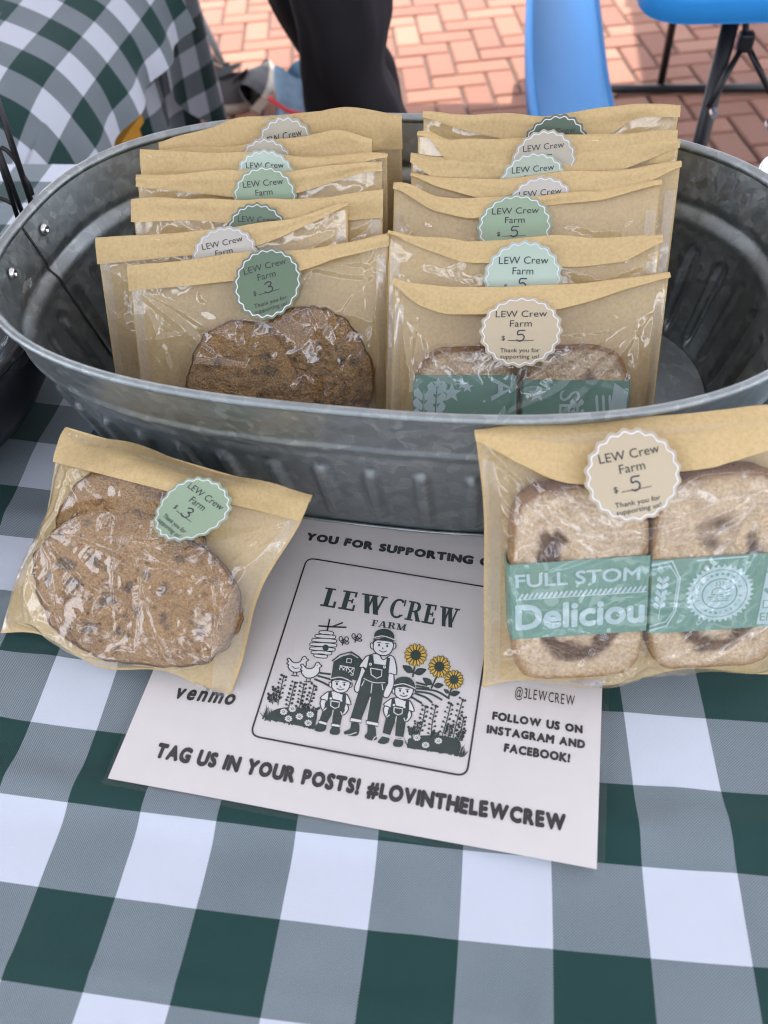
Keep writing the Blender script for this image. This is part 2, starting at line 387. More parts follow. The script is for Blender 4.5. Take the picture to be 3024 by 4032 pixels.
# ------------------------------------------------------------------ oval galvanized tub
TC = (.1976, .3541); TA, TB, TN, TTH = .2785, .1756, 2.62, R_(-3.91); TH = .150
def oval(phi, a, b, n=TN):
    c, s = math.cos(phi), math.sin(phi)
    x = a*math.copysign(abs(c)**(2/n), c); y = b*math.copysign(abs(s)**(2/n), s)
    return x, y
NP = 960
_ph = np.linspace(0, 2*math.pi, 6001); _pp = np.array([oval(t, TA, TB) for t in _ph])
_ar = np.r_[0, np.cumsum(np.linalg.norm(np.diff(_pp, axis=0), axis=1))]; TUBL = _ar[-1]
_pk = np.interp(np.linspace(0, TUBL, NP, endpoint=False), _ar, _ph)
_base = np.array([oval(t, TA, TB) for t in _pk])
_tn = np.roll(_base, -1, 0)-np.roll(_base, 1, 0); _tn /= np.linalg.norm(_tn, axis=1)[:, None]; _nrm = np.c_[_tn[:, 1], -_tn[:, 0]]
def tub_pt(i, off, z):            # i: index round the rim, off: outward offset, z: height
    i %= NP; d = .0355*(1-z/TH)
    p = _base[i] + _nrm[i]*(off-d); c, s = math.cos(TTH), math.sin(TTH)
    return (TC[0]+p[0]*c-p[1]*s, TC[1]+p[0]*s+p[1]*c, z)
def tub():
    t = thing('metal_tub', 'oval galvanized steel tub with ribbed sides holding the kraft bags', 'tub', (TC[0], TC[1], 0))
    NR = 46; per = NP/NR
    def relief(i, z):
        o = 0
        o += .0030*math.exp(-((z-.1085)/.0045)**2) - .0010*math.exp(-((z-.098)/.004)**2)   # swaged bead
        o += .0012/(1+math.exp(-(z-.114)/.0012))
        ph = ((i+per/2) % per)/per-.5; x = ph*TUBL/NR                                       # pressed flutes
        zc = min(max(z, .020), .078); r = math.hypot(x, z-zc)
        if r < .0082: o += .0042*min(1, 1.35*(math.cos(math.pi*r/.0082)*.5+.5))
        return o
    zs = np.concatenate([[.004, .010], np.linspace(.012, .086, 26), np.linspace(.088, .1195, 22), [.126, .134, .142, .1475]])
    m = MB()
    out = [[tub_pt(i, relief(i, z), z) for z in zs] for i in range(NP)]
    m.grid(out, 0, True)
    inn = [[tub_pt(i, relief(i, z)-.0011, z) for z in zs[::-1]] for i in range(NP)]
    m.grid(inn, 0, True)
    m.build('wall', M_GALV, t, True)
    rim = MB(); r = .0033
    rim.grid([[tub_pt(i, -.0004+r*math.cos(a), TH-.0032+r*math.sin(a)) for a in np.linspace(0, 2*math.pi, 13)] for i in range(NP)], 0, True)
    rim.build('rim', M_GALV, t, True)
    fl = MB(); fl.add([tub_pt(i, -.0015, .0085) for i in range(NP)], [tuple(range(NP))]); fl.add([tub_pt(i, .0012, .0028) for i in range(NP)], [tuple(range(NP-1, -1, -1))])
    fl.build('bottom', M_GALV, t)
    ft = MB(); ft.grid([[tub_pt(i, .0016+.0012*math.cos(a), .0042+.0012*math.sin(a)) for a in np.linspace(0, 2*math.pi, 9)] for i in range(NP)], 0, True)
    ft.build('base_ring', M_GALV, t, True)
    def near(px, py, z):
        p = atf(px, py, z); q = [(p-Vector(tub_pt(i, 0, z))).length for i in range(NP)]; return int(np.argmin(q))
    for (px, py, z) in ((42, 480, .147), (1590, 790, .1)):
        i = near(px, py, z); sm = MB()
        sm.grid([[tub_pt(i+dx, relief(i+dx, zz)-.0022+e, zz) for zz in zs] for dx, e in ((0, .0009), (0, 0), (1, 0), (1, .0009))])
        sm.build('seam', M_SEAM, t)
    rv = []
    for (px, py) in ((120, 498), (60, 590)):
        i = near(px, py, .131); rv.append(i)
        p = Vector(tub_pt(i, -.0014, .131)); nrm = -(Vector(tub_pt(i, 1, .131))-Vector(tub_pt(i, 0, .131))).normalized()
        b = MB(); prof = [(0, .0004), (.0012, .0006), (.0016, .0022), (.0026, .0026), (.0036, .0018), (.0044, .0006), (.0046, -.0004)]
        u = nrm.orthogonal().normalized(); v = nrm.cross(u)
        b.grid([[p+nrm*h+(u*math.cos(a)+v*math.sin(a))*rr for rr, h in prof] for a in np.linspace(0, 2*math.pi, 20, endpoint=False)], 0, True)
        b.build('rivet', M_CHROME, t, True)
    for i0, i1 in ((rv[0], rv[1]), (rv[0]+NP//2, rv[1]+NP//2)):
        h = MB(); ks = np.linspace(i0, i1, 9)
        h.tube([tub_pt(int(k), .003+.022*math.sin(math.pi*j/8)**.6, .131-.012*math.sin(math.pi*j/8)) for j, k in enumerate(ks)], .0028)
        h.build('handle', M_GALV, t, True)
    return t
tub()

# ------------------------------------------------------------------ kraft paper bags with a clear window
def soft(arr, n=61):
    x = np.linspace(-1, 1, n); y = np.interp(x, *zip(*arr)); k = np.array([1, 2, 3, 2, 1])/9; y = np.convolve(np.r_[[y[0]]*2, y, [y[-1]]*2], k, 'valid'); return list(zip(x, y))
def lerp_arr(arr, u): return float(np.interp(u, [a[0] for a in arr], [a[1] for a in arr]))
class Bag:
    def __init__(s, tl, tr, bl, br, seed=0, contents=(), puff=.004, crease=1.0, sag=0.0, wav=.0, top=None, folds=()):
        s.top = top
        s.tl, s.tr, s.bl, s.br = map(Vector, (tl, tr, bl, br)); s.seed = seed; s.contents = contents; s.puff = puff
        s.W = ((s.tr-s.tl).length+(s.br-s.bl).length)/2; s.H = ((s.tl-s.bl).length+(s.tr-s.br).length)/2
        s.X = ((s.tr+s.br)-(s.tl+s.bl)).normalized(); up = ((s.tl+s.tr)-(s.bl+s.br)).normalized()
        s.Nn = s.X.cross(up).normalized(); s.Y = s.Nn.cross(s.X); s.sag = sag; s.wav = wav
        rnd = random.Random(seed); s.cr = []
        for k in range(int(26*crease)):
            s.cr.append((rnd.uniform(-.95, .95)*s.W/2, rnd.uniform(.05, .85)*s.H, rnd.choice([rnd.uniform(0, math.pi), rnd.gauss(2.2, .4), rnd.gauss(.9, .4)]), rnd.uniform(.014, .060), rnd.uniform(.0022, .0055), rnd.choice([-1, 1, 1])*rnd.uniform(.0007, .0018)))
        for i, (u0, v0, u1, v1) in enumerate(folds):
            a, c = np.array((u0*s.W/2, v0*s.H)), np.array((u1*s.W/2, v1*s.H)); d = c-a; L = np.linalg.norm(d)
            s.cr.append(((a[0]+c[0])/2, (a[1]+c[1])/2, math.atan2(d[1], d[0]), L*.56, rnd.uniform(.0034, .0065), rnd.uniform(.0016, .0030)))
        # folds running from the label corners down to the contents
        for sx in (-1, 1):
            s.cr.append((sx*s.W*.30, s.H*.70, (2.45 if sx < 0 else .7), .04, .005, .0018)); s.cr.append((sx*s.W*.42, s.H*.55, 1.57+sx*.12, .06, .004, .0015))
    def base(s, u, v):            # u -1..1, v 0..1
        a = (u+1)/2; p = s.bl.lerp(s.br, a).lerp(s.tl.lerp(s.tr, a), v)
        if s.wav:                 # contents pull the free paper edges in and out
            k = s.wav
            p = p - s.X*u*k*(math.sin(math.pi*v)**2*.8+.25*math.sin(9*v+s.seed)) + s.Y*k*.8*(1-v)**4*math.sin(5.5*u+s.seed*1.7)
        if s.top: p = p + s.Y*(lerp_arr(s.top, u)/1000*max(0, v)**4)
        return p
    def hb(s, u, v):
        n = noise.noise(Vector((u*1.7+s.seed*3, v*1.5, s.seed*1.3)))
        return -.0006 + .0016*n + s.sag*(1-v)**3
    def tent(s, x, y):
        h = 0
        for c in s.contents:
            cx, cy, rx, ry, t, pw = c
            d = ((abs((x-cx)/rx))**pw+(abs((y-cy)/ry))**pw)**(1/pw)
            m = (d-1)*min(rx, ry)
            if m <= 0: hh = t
            else:
                reach = .034; q = max(0, 1-m/reach); hh = t*q*q*(1.6-.6*q)
            h = max(h, hh)
        return h
    def hf(s, u, v):
        x, y = u*s.W/2, v*s.H
        ed = min(1, (1-abs(u))/.10)*min(1, v/.07); ed = ed*ed*(3-2*ed)
        h = s.tent(x, y) + s.puff*(1-u*u)*math.sin(math.pi*min(1, v*1.05))**.7
        c = 0
        for (cx, cy, an, L, wd, am) in s.cr:
            dx, dy = x-cx, y-cy; ca, sa = math.cos(an), math.sin(an); al = dx*ca+dy*sa; ac = abs(-dx*sa+dy*ca)
            f = 1-abs(al)/L
            if f > 0 and ac < wd*f**.5: c += am*min(1, f*1.6)*(1-ac/(wd*f**.5))
        c += .0021*noise.noise(Vector((x*38+s.seed, y*38, s.seed)))+.0008*noise.noise(Vector((x*85+s.seed, y*85, s.seed+4)))+.0005*abs(noise.noise(Vector((x*120, y*120+s.seed, 2))))
        return s.hb(u, v) + .0010 + (h+max(c, -h*.6-.0004)*.9)*ed
    def P(s, u, v, h): return s.base(u, v) + s.Nn*h
    def film_z(s, u, v): return s.hf(u, v)

def make_bag(spec, label, group, cells=(64, 52)):
    b = Bag(**spec['g']); ctr = (b.bl+b.br)/2
    t = thing('kraft_bag', label, 'paper bag', ctr, group)
    nu, nv = cells; us = np.linspace(-1, 1, nu); fd = soft(spec['flap'])
    # back sheet
    m = MB(); G = [[b.P(u, v, b.hb(u, v)) for v in np.linspace(0, 1, 24)] for u in np.linspace(-1, 1, 30)]
    m.grid(G); m.build('paper_back', M_KRAFT, t, True)
    # clear window, sealed along the two sides and the bottom
    fm = MB(); fm.grid([[b.P(u*.985, .012+.985*v*(1-.02), b.hf(u*.985, .012+.965*v)) for v in np.linspace(0, 1, nv)] for u in us])
    wf = fm.build('window_film', M_FILM, t, True)
    for sx in (-1, 1):
        k = MB(); k.grid([[b.P(sx*(.985-e), v, b.hf(sx*(.985-e), v)+.00035) for v in np.linspace(.02, .9, 40)] for e in np.linspace(.0, .075, 5)])
        k.build('side_seal', M_SEAL, t, True)
    # folded-over flap
    def fdep(u): return lerp_arr(fd, u)/1000/b.H
    def fh(u, v):
        q = (1-v)/max(fdep(u), 1e-4); h = b.hf(u, min(v, .985))*min(1, q*3) + b.hb(u, 1)*(1-min(1, q*3))
        return h + .0013*noise.noise(Vector((u*3.3+b.seed, q*1.5, b.seed*2.1)))*min(1, q*2) + .0009*abs(noise.noise(Vector((u*7+b.seed, 1, b.seed))))*q + .0011*min(1, q*4) + spec.get('curl', .0012)*q*q*(1+.8*math.sin(u*5+b.seed))
    tw = spec.get('wave', .0025)
    def topw(u): return tw*(noise.noise(Vector((u*2.2+b.seed*7, 1.3, b.seed))))/b.H
    fl = MB(); rows = np.linspace(0, 1, 9)
    fl.grid([[b.P(u, 1+topw(u)*(1-r)-fdep(u)*r, fh(u, 1-fdep(u)*r)) for r in rows] for u in np.linspace(-1.006, 1.006, 70)])
    # fold over the top to the back sheet
    fl.grid([[b.P(u, 1+topw(u), fh(u, 1.0)), b.P(u, 1+topw(u)+.004, -.0003+b.hb(u, 1)), b.P(u, 1-.02, b.hb(u, .98)-.0006)] for u in np.linspace(-1.006, 1.006, 70)])
    fl.build('paper_flap', M_KRAFT, t, True)
    # scalloped price label
    st = spec.get('sticker')
    if st: make_sticker(b, t, st, fh, fdep)
    return b, t

def make_sticker(b, t, st, fh, fdep):
    cu, cv, r, colk = st['u'], st['v'], st['r'], st['col']; rot = R_(st.get('rot', 0))
    mf, me = sticker_mat(colk); X0, Y0 = cu*b.W/2, cv*b.H
    def surf(x, y):
        u, v = x/(b.W/2), y/b.H; vv = min(v, 1)
        h = b.hf(u, min(vv, .99))
        if v > 1-fdep(u): h = max(h, fh(u, vv))
        return h
    # a smooth bent disc fitted over whatever lies under it
    smp = [(dx, dy) for dx in np.linspace(-1, 1, 15) for dy in np.linspace(-1, 1, 15) if dx*dx+dy*dy <= 1.05]
    hs = np.array([surf(X0+dx*r, Y0+dy*r) for dx, dy in smp]); A = np.array([(1, dx, dy, dx*dx, dy*dy) for dx, dy in smp])
    co = np.linalg.lstsq(A, hs, rcond=None)[0]; lift = max(hs-A@co)*.95+.0010+st.get('up', 0)
    def S(x, y, h=0):             # x, y in metres on the label
        y *= st.get('oval', 1); dx, dy = x*math.cos(rot)-y*math.sin(rot), x*math.sin(rot)+y*math.cos(rot); a, c = dx/r, dy/r
        H = co@np.array((1, a, c, a*a, c*c))+lift+h+st.get('tilt', 0)*r*(1-c)*.5; X, Y = X0+dx, Y0+dy
        return b.base(X/(b.W/2), Y/b.H) + b.Nn*float(H)
    n = 240; K = 20
    def rad(th, q): return q*(1+.030*math.cos(K*th)*(1 if q > r*.5 else 0))
    rings = [0, .2, .4, .6, .8, .90, .93]; m = MB()
    def ring(q, f): return [S(f(th, q)*math.cos(th), f(th, q)*math.sin(th)) for th in np.linspace(0, 2*math.pi, n, endpoint=False)]
    G = [ring(q*r, rad if q > .7 else (lambda th, q: q)) for q in [.004]+rings[1:]]
    V = [p for g in G for p in g]; Fs = [(i*n+j, i*n+(j+1) % n, (i+1)*n+(j+1) % n, (i+1)*n+j) for i in range(len(G)-1) for j in range(n)]
    m.add(V, Fs, 0); L0 = len(m.v)
    E = ring(.93*r, rad)+ring(1.0*r, rad); m.add(E, [(j, (j+1) % n, n+(j+1) % n, n+j) for j in range(n)], 1)
    so = m.build('sticker', None, t, True, [mf, me])
    k = MB(); W_ = [S(rad(th, q*r)*math.cos(th), rad(th, q*r)*math.sin(th), .00018) for q in (.905, .938) for th in np.linspace(0, 2*math.pi, n, endpoint=False)]
    k.add(W_, [(j, (j+1) % n, n+(j+1) % n, n+j) for j in range(n)]); k.build('white_outline', M_WHITE, so)
    k = MB()
    def line(s, y, hgt, off=0.0, x=None):
        v, f = text2d(s, off, 0, 1.02)
        if not len(v): return
        wdt = v[:, 0].max()-v[:, 0].min(); x0 = -wdt*hgt/2 if x is None else x
        k.add([S(x0+(p[0]-v[:, 0].min())*hgt, y+p[1]*hgt, .0003) for p in v], f)
    line('LEW Crew', r*.40, r*.275); line('Farm', r*.12, r*.275)
    line('Thank you for', -r*.60, r*.165, .006); line('supporting us!', -r*.77, r*.165, .006)
    line('$', -r*.26, r*.18, .01, -r*.46)
    v, f = ribbon([(-r*.30, -r*.27), (r*.32, -r*.27)], r*.016); k.add([S(p[0], p[1], .0003) for p in v], f)
    k.build('lettering', M_BLACKTXT, so)
    if st.get('num'):
        k = MB(); q = r*.14
        P3 = {'3': [(-.7, .75), (0, 1.05), (.65, .8), (.5, .3), (-.05, .08), (.55, -.05), (.85, -.5), (.4, -1), (-.4, -1.05), (-.85, -.75)],
              '5': [(.75, 1), (-.35, .95), (-.45, .15), (.2, .25), (.65, -.2), (.5, -.85), (-.1, -1.15), (-.6, -.9)]}[st['num']]
        cv_ = np.array(curve([np.array(p)*q for p in P3], 6)) + np.array((0, -r*.13))
        v, f = ribbon(cv_, r*.034); k.add([S(p[0], p[1], .00036) for p in v], f); k.build('handwriting', M_PEN, so)

# ------------------------------------------------------------------ what the bags hold
def solo(name, V, Fs, m, loc, sm=True, mats=None, fm=None):
    L = Vector(loc); o = obj(name, [(p[0]-L[0], p[1]-L[1], p[2]-L[2]) for p in V], Fs, m, None, sm, mats, fm); o.location = L; return o
def colattr(o, cols):
    a = o.data.color_attributes.new('Col', 'FLOAT_COLOR', 'POINT'); a.data.foreach_set('color', [x for c in cols for x in (*c[:3], 1.0)])
def frame(b, x, y, h): 
    o = (b.bl+b.br)/2
    return lambda p: o + b.X*(x+p[0]) + b.Y*(y+p[1]) + b.Nn*(h+p[2])

def cookie(b, x, y, rx, ry, t, h0, label, seed, tilt=0, group=None, chips=1.0):
    fr = frame(b, x, y, h0); n, k = 150, 58; V, cols = [], []; rnd = random.Random(seed)
    ch = [(rnd.uniform(-.8, .8)*rx, rnd.uniform(-.8, .8)*ry, rnd.uniform(.0010, .0040)*(1 if rnd.random() < .5 else .5), rnd.uniform(.6, 1.8)) for _ in range(int(34*chips))]
    rad = np.concatenate([np.linspace(.004, .9, 44), [.93, .955, .975, .99, 1.0], [1.0, .99, .96, .9, .6, .3, .1, .01, .005]])
    for q, i in zip(rad, range(len(rad))):
        top = i < 49; side = i == 48
        for j in range(n):
            a = 2*math.pi*j/n; wob = 1+.014*noise.noise(Vector((math.cos(a)*16, math.sin(a)*16, seed)))+.075*noise.noise(Vector((math.cos(a)*1.6, math.sin(a)*1.6, seed)))+.036*noise.noise(Vector((math.cos(a)*7, math.sin(a)*7, seed)))
            px, py = rx*q*wob*math.cos(a), ry*q*wob*math.sin(a)
            if top:
                z = t*(max(0, 1-q**5))**.55
                ns = noise.fractal(Vector((px*130, py*130, seed)), .8, 2, 4); z += (.0016*ns+.0022*noise.noise(Vector((px*40, py*40, seed+3))))*min(1, (1-q)*8+.25)
                crk = noise.noise(Vector((px*55+3*noise.noise(Vector((px*90, py*90, 1))), py*55, seed+9)))
                z -= .0022*max(0, 1-abs(crk)/.06)*(noise.noise(Vector((px*22, py*22, seed))) > 0.05)
            else: z = -.0004 if i > 50 else t*.18*(51-i)
            tt = noise.noise(Vector((px*60, py*60, seed+5)))*.5+.5; e = max(0, q-.75)*1.4
            c = np.array((.47, .265, .092))*(1-tt*.5)+np.array((.31, .155, .050))*tt*.5
            c = c*(1-e)+np.array((.38, .18, .058))*e
            if top:
                for (hx, hy, hr, asp) in ch:
                    d = math.hypot((px-hx)*asp, py-hy)*(1+.45*noise.noise(Vector((px*260, py*260, hx*900))))
                    if d < hr*1.3:
                        f = max(0, min(1, (hr*1.3-d)/(hr*.5))); c = c*(1-f)+np.array((.030, .016, .012))*f; z -= .0006*f
            V.append(fr((px, py, z+tilt*px))); cols.append(c)
    Fs = [(i*n+j, i*n+(j+1) % n, (i+1)*n+(j+1) % n, (i+1)*n+j) for i in range(len(rad)-1) for j in range(n)]
    o = solo('cookie', V, Fs, M_COOKIE, fr((0, 0, 0))); colattr(o, cols)
    return tag(o, label, 'cookie', group)

def slice_out(a, w2, h2, top=.0):  # outline of a slice of a loaf: flat-ish sides, domed top
    c, s = math.cos(a), math.sin(a); n = 5.5 if s < 0 else 3.6
    x = w2*math.copysign(abs(c)**(2/n), c); y = h2*math.copysign(abs(s)**(2/n), s)
    return x*(1+.05*max(0, y/h2)), y
SWIRL = {31: [(75, 55, 1, .50, .13), (20, 30, .7, .55, .1), (270, 60, 1, .72, .1)], 32: [(100, 50, 1, .46, .14), (40, 35, 1, .62, .12), (270, 60, 1, .72, .1)],
         41: [(152, 26, 1, .62, .15), (125, 16, .9, .50, .12), (268, 72, 1, .73, .11), (8, 18, .5, .6, .08)], 42: [(100, 34, .42, .46, .20), (15, 26, .6, .60, .10), (262, 66, .85, .74, .11)]}
def bread(b, x, y, w2, h2, t, h0, label, seed, band=None, bandrng=(-.2, .3), group=None, rot=0):
    fr = frame(b, x, y, h0); n, V, cols = 150, [], []; cr, sr = math.cos(rot), math.sin(rot)
    rad = np.concatenate([np.linspace(.006, .93, 50), [.96, .985, 1.0, 1.0, 1.0, .985, .96, .5, .01]]); zt = [t]*50 + [t*.985, t*.93, t*.8, t*.5, t*.2, t*.06, 0, 0, 0]
    for i, (q, z0) in enumerate(zip(rad, zt)):
        for j in range(n):
            a = 2*math.pi*j/n; ox, oy = slice_out(a, w2, h2); wob = 1+.028*noise.noise(Vector((ox*40, oy*40, seed)))+.014*noise.noise(Vector((ox*150, oy*150, seed)))
            px, py = ox*q*wob, oy*q*wob; z = z0
            w1 = noise.noise(Vector((px*38, py*38, seed+2))); w3 = noise.noise(Vector((px*110, py*110, seed+4)))
            if i < 50: z += .0011*noise.fractal(Vector((px*150, py*150, seed)), .7, 2, 4)-.0004
            elif i < 56: z += .0012*noise.noise(Vector((px*200, py*200, seed)))
            c = np.array((.74, .56, .36))*(1+.16*w3)
            # cinnamon swirl: broken dark ring that spirals in
            ang = math.atan2(py/h2, px/w2); rr = math.hypot(px/w2, py/h2*1.02)+.09*w1+.10*noise.noise(Vector((px*22, py*22, seed+11)))+.05*w3
            for a0, wa, st, r0, wd in SWIRL[seed]:
                da = abs((math.degrees(ang)-a0+180) % 360-180); f = max(0, 1-abs(rr-r0)/(wd*1.35))*st*min(1, max(0, (wa-da)/14+.5+.9*w1))
                f = min(.92, max(0, f*1.9+1.1*w3*f*(1-f)*4+.5*noise.noise(Vector((px*260, py*260, seed)))*f-.12)); c = c*(1-f)+np.array((.085, .038, .018))*f; z -= .0005*f if i < 50 else 0
            e = min(1, max(0, (q*wob+.06*w1-.87)/.11)) if i < 50 else 1
            topk = max(0, math.sin(a)); cst = np.array((.46, .27, .11))*(1-topk*.75)+np.array((.20, .085, .03))*topk*.75
            e *= (.55+.45*(w3*.5+.5)) if i < 50 else 1
            c = c*(1-e)+cst*e
            V.append(fr((px*cr-py*sr, px*sr+py*cr, z))); cols.append(c)
    Fs = [(i*n+j, i*n+(j+1) % n, (i+1)*n+(j+1) % n, (i+1)*n+j) for i in range(len(rad)-1) for j in range(n)]
    o = solo('bread_slice', V, Fs, M_CRUMB, fr((0, 0, 0))); colattr(o, cols); tag(o, label, 'bread slice', group)
    if band is None: return o
    y0, y1 = bandrng[0]*2*h2, bandrng[1]*2*h2; ex = .0012
    def hw(yy):
        s = min(.999, abs(yy)/h2); nn = 5.5 if yy < 0 else 3.6
        return w2*(1-s**nn)**(1/nn)*(1+.05*max(0, yy/h2))+ex
    def Bp(sx, yy, h=0):           # sx -1..1 across the front, wraps round the edges beyond
        wv = .00003*math.sin(sx*3+yy*90+seed)
        px = sx*hw(yy); return fr((px*cr-yy*sr, px*sr+yy*cr, t+.0012+h+wv*(1-sx*sx)))
    m = MB(); ys = np.linspace(y0, y1, 14)
    m.grid([[Bp(sx, yy) for yy in ys] for sx in np.linspace(-.975, .975, 24)])
    for sg in (-1, 1):
        m.grid([[fr((sg*hw(yy)*kx*cr-yy*sr, sg*hw(yy)*kx*sr+yy*cr, z)) for yy in ys] for kx, z in ((.975, t+.0012), (1.0, t*.93), (1.004, t*.5), (1.0, -.0004))])
    bo = m.build('paper_band', M_BAND, o, True)
    pm = MB(); band(pm, lambda fx, fy, L=0: Bp(fx, y0+(y1-y0)*fy, .0003+.00012*L), (2*w2)/(y1-y0))
    pm.build('band_print', None, bo, False, [M_BANDTXT, M_BAND]); return o

# band prints: fx -1..1 across, fy 0..1 up; asp = width/height of the band's front
def clip_text(pm, S, s, fx0, fy0, hgt, asp, off=.02, sx=1.0, lim=.97, mi=0, L=0, ang=0):
    hv = 0
    if off > .015: hv = off*hgt*.85
    off = 0
    v, f = text2d(s, off); q = 2*hgt/asp*sx; ca, sa = math.cos(ang), math.sin(ang)
    pts = []
    for p in v:
        a, c = p[0]*q, p[1]*hgt
        if ang: a, c = (p[0]*ca-p[1]*sa)*2*hgt/asp*sx, (p[0]*sa+p[1]*ca)*hgt
        pts.append((fx0+a, fy0+c))
    ok = [i for i in f if all(abs(pts[j][0]) < lim and -.01 < pts[j][1] < 1.01 for j in i)]
    for n_, (bx, by) in enumerate([(0, 0)] + ([(math.cos(t_)*hv*2/asp, math.sin(t_)*hv) for t_ in np.linspace(0, 2*math.pi, 8, endpoint=False)] if hv else [])):
        pm.add([S(p[0]+bx, p[1]+by, L+.15*n_) for p in pts], ok, mi)
def shape(pm, S, pts, mi=0, L=0): pm.add([S(p[0], p[1], L) for p in pts], [tuple(range(len(pts)))], mi)
def FW(asp, s_, h, width):         # x-scale that makes a word fill a width
    v, f = text2d(s_, 0); return width/((v[:, 0].max()+.02)*2*h/asp)
def band_text(pm, S, asp):
    # a slab-serif look: bold letters with bars at foot and head
    clip_text(pm, S, 'FULL STOM', -.93, .70, .24, asp, .028, FW(asp, 'FULL STOM', .24, 1.78))
    for k in range(26):
        x = -.86+k*.07; v, f = ribbon([(x, .545), (x+.045, .60)], .035); pm.add([S(p[0], p[1]) for p in v], f)
    v, f = ribbon([(-.9, .535), (.95, .535)], .014); pm.add([S(p[0], p[1]) for p in v], f)
    clip_text(pm, S, 'Deliciou', -.95, .14, .46, asp, .04, FW(asp, 'Deliciou', .46, 1.88))
def seal(pm, S, cx, cy, r, asp):
    kx = 2/asp; n = 72
    pts = [(cx+kx*r*(1 if k % 2 else .88)*math.cos(2*math.pi*k/n), cy+r*(1 if k % 2 else .88)*math.sin(2*math.pi*k/n)) for k in range(n)]
    b = len(pm.v); pm.add([S(cx, cy)]+[S(*p) for p in pts], [(0, 1+k, 1+(k+1) % n) for k in range(n)], 0)
    def circ(rr, w, L=1):
        th = np.linspace(0, 2*math.pi, 49); V = [S(cx+kx*q*math.cos(t), cy+q*math.sin(t), L) for t in th for q in (rr-w/2, rr+w/2)]
        pm.add(V, [(2*i, 2*i+1, 2*i+3, 2*i+2) for i in range(48)], 1)
    circ(r*.80, r*.025); circ(r*.50, r*.035)
    for a in (58, 72, 86, 100, 114, 236, 250, 264):
        q = r*.66; star(pm, S, cx+kx*q*math.cos(R_(a)), cy+q*math.sin(R_(a)), r*.07, asp, 1, 1)
    for s, a0, da in (('fresh', 196, -17), ('ing', 52, -16), ('product', -10, -15)):
        for i, chx in enumerate(s):
            a = R_(a0+da*i); v, f = text2d(chx, .01); q = r*.15
            pm.add([S(cx+kx*(r*.60*math.cos(a)+(p[0]-.25)*q*math.sin(a)+p[1]*q*math.cos(a)), cy+r*.60*math.sin(a)+(-(p[0]-.25)*q*math.cos(a)+p[1]*q*math.sin(a)), 1) for p in v], f, 1)
    def st(pts, w): 
        v, f = ribbon(pts, w*r); pm.add([S(cx+kx*(p[0]*1), cy+p[1], 1) for p in v], f, 1)
    for yy, hw_ in ((-.10, .33), (-.17, .26), (-.24, .26)): st([(-r*hw_, r*yy), (r*hw_, r*yy)], .03)
    st([(q[0]*r, q[1]*r) for q in curve([(-.22, -.02), (-.2, .14), (-.02, .2), (.15, .12), (.30, .17), (.33, .1), (.2, .02), (.05, -.03), (-.22, -.02)], 5)], .03)
    for k in (-.12, -.02, .08): st([(k*r, .27*r), ((k+.03)*r, .34*r), ((k-.01)*r, .42*r)], .025)
def star(pm, S, cx, cy, r, asp, mi=0, L=0):
    kx = 2/asp; shape(pm, S, [(cx+kx*(r if k % 2 == 0 else r*.42)*math.sin(math.pi*k/5), cy+(r if k % 2 == 0 else r*.42)*math.cos(math.pi*k/5)) for k in range(10)], mi, L)
def wheat(pm, S, x, y, h, asp, lean=0.0, n=6):
    kx = 2/asp
    for k in range(n):
        f = k/n; cx, cy = x+lean*f, y+h*f
        for sg in (-1, 1):
            shape(pm, S, [(cx+sg*kx*h*(.02+.11*math.sin(math.pi*t)+.08*t)+0, cy+h*.22*t) for t in (0, .35, .7, 1)]+[(cx+sg*kx*h*.01, cy+h*.10)])
    v, f = ribbon([(x, y-h*.3), (x+lean, y+h)], .012); pm.add([S(p[0], p[1]) for p in v], f)
def band_seal(pm, S, asp):
    seal(pm, S, .0, .50, .40, asp)
    # shield with wheat on the left edge
    for off in (0, .06):
        v, f = ribbon([(-.98, 1-.06-off), (-.70-off*.5, .98-off), (-.58-off*.5, .74), (-.62-off*.5, .30), (-.74-off*.3, .10+off), (-.98, .05+off)], .018 if off else .028)
        pm.add([S(max(-.99, p[0]), p[1]) for p in v], f)
    wheat(pm, S, -.86, .34, .44, asp, .05, 5)
    # block with hearts at the right edge
    shape(pm, S, [(.58, .04), (.985, .04), (.985, .98), (.66, .98)])
    clip_text(pm, S, 'Deli', .62, .26, .17, asp, .0, .95, .99, 1, 1); clip_text(pm, S, 'ENJ', .60, .09, .16, asp, .0, .95, .99, 1, 1)
    for hx, hy, hr in ((.70, .50, .05), (.86, .53, .035), (.79, .61, .025)):
        shape(pm, S, [(hx+hr*1.1*(16*math.sin(t)**3)/16*2/asp, hy+hr*(13*math.cos(t)-5*math.cos(2*t)-2*math.cos(3*t)-math.cos(4*t))/16) for t in np.linspace(0, 2*math.pi, 24, endpoint=False)], 1, 1)
    v, f = ribbon([(.64, .76), (.98, .62)], .02); pm.add([S(p[0], p[1], 1) for p in v], f, 1)
    v, f = ribbon([(-.35, .965), (.35, .975)], .02); pm.add([S(p[0], p[1]) for p in v], f)
def band_wheat(pm, S, asp):
    wheat(pm, S, -.80, .35, .52, asp, .02, 6); wheat(pm, S, -.58, .42, .5, asp, .06, 6)
    for x, y, r in ((-.52, .93, .05), (-.25, .85, .085), (-.05, .92, .045), (-.12, .5, .05), (.05, .90, .05)): star(pm, S, x, y, r, asp)
    clip_text(pm, S, 'A', .22, .42, .30, asp, .03); clip_text(pm, S, 'M', .50, .62, .32, asp, .03, 1, .97, 0, 0, -R_(90)); clip_text(pm, S, 'A', .52, .98, .28, asp, .03, 1, .97, 0, 0, -R_(90))
    shape(pm, S, [(-.40, .3), (-.12, .35), (-.2, .55), (-.36, .6)])
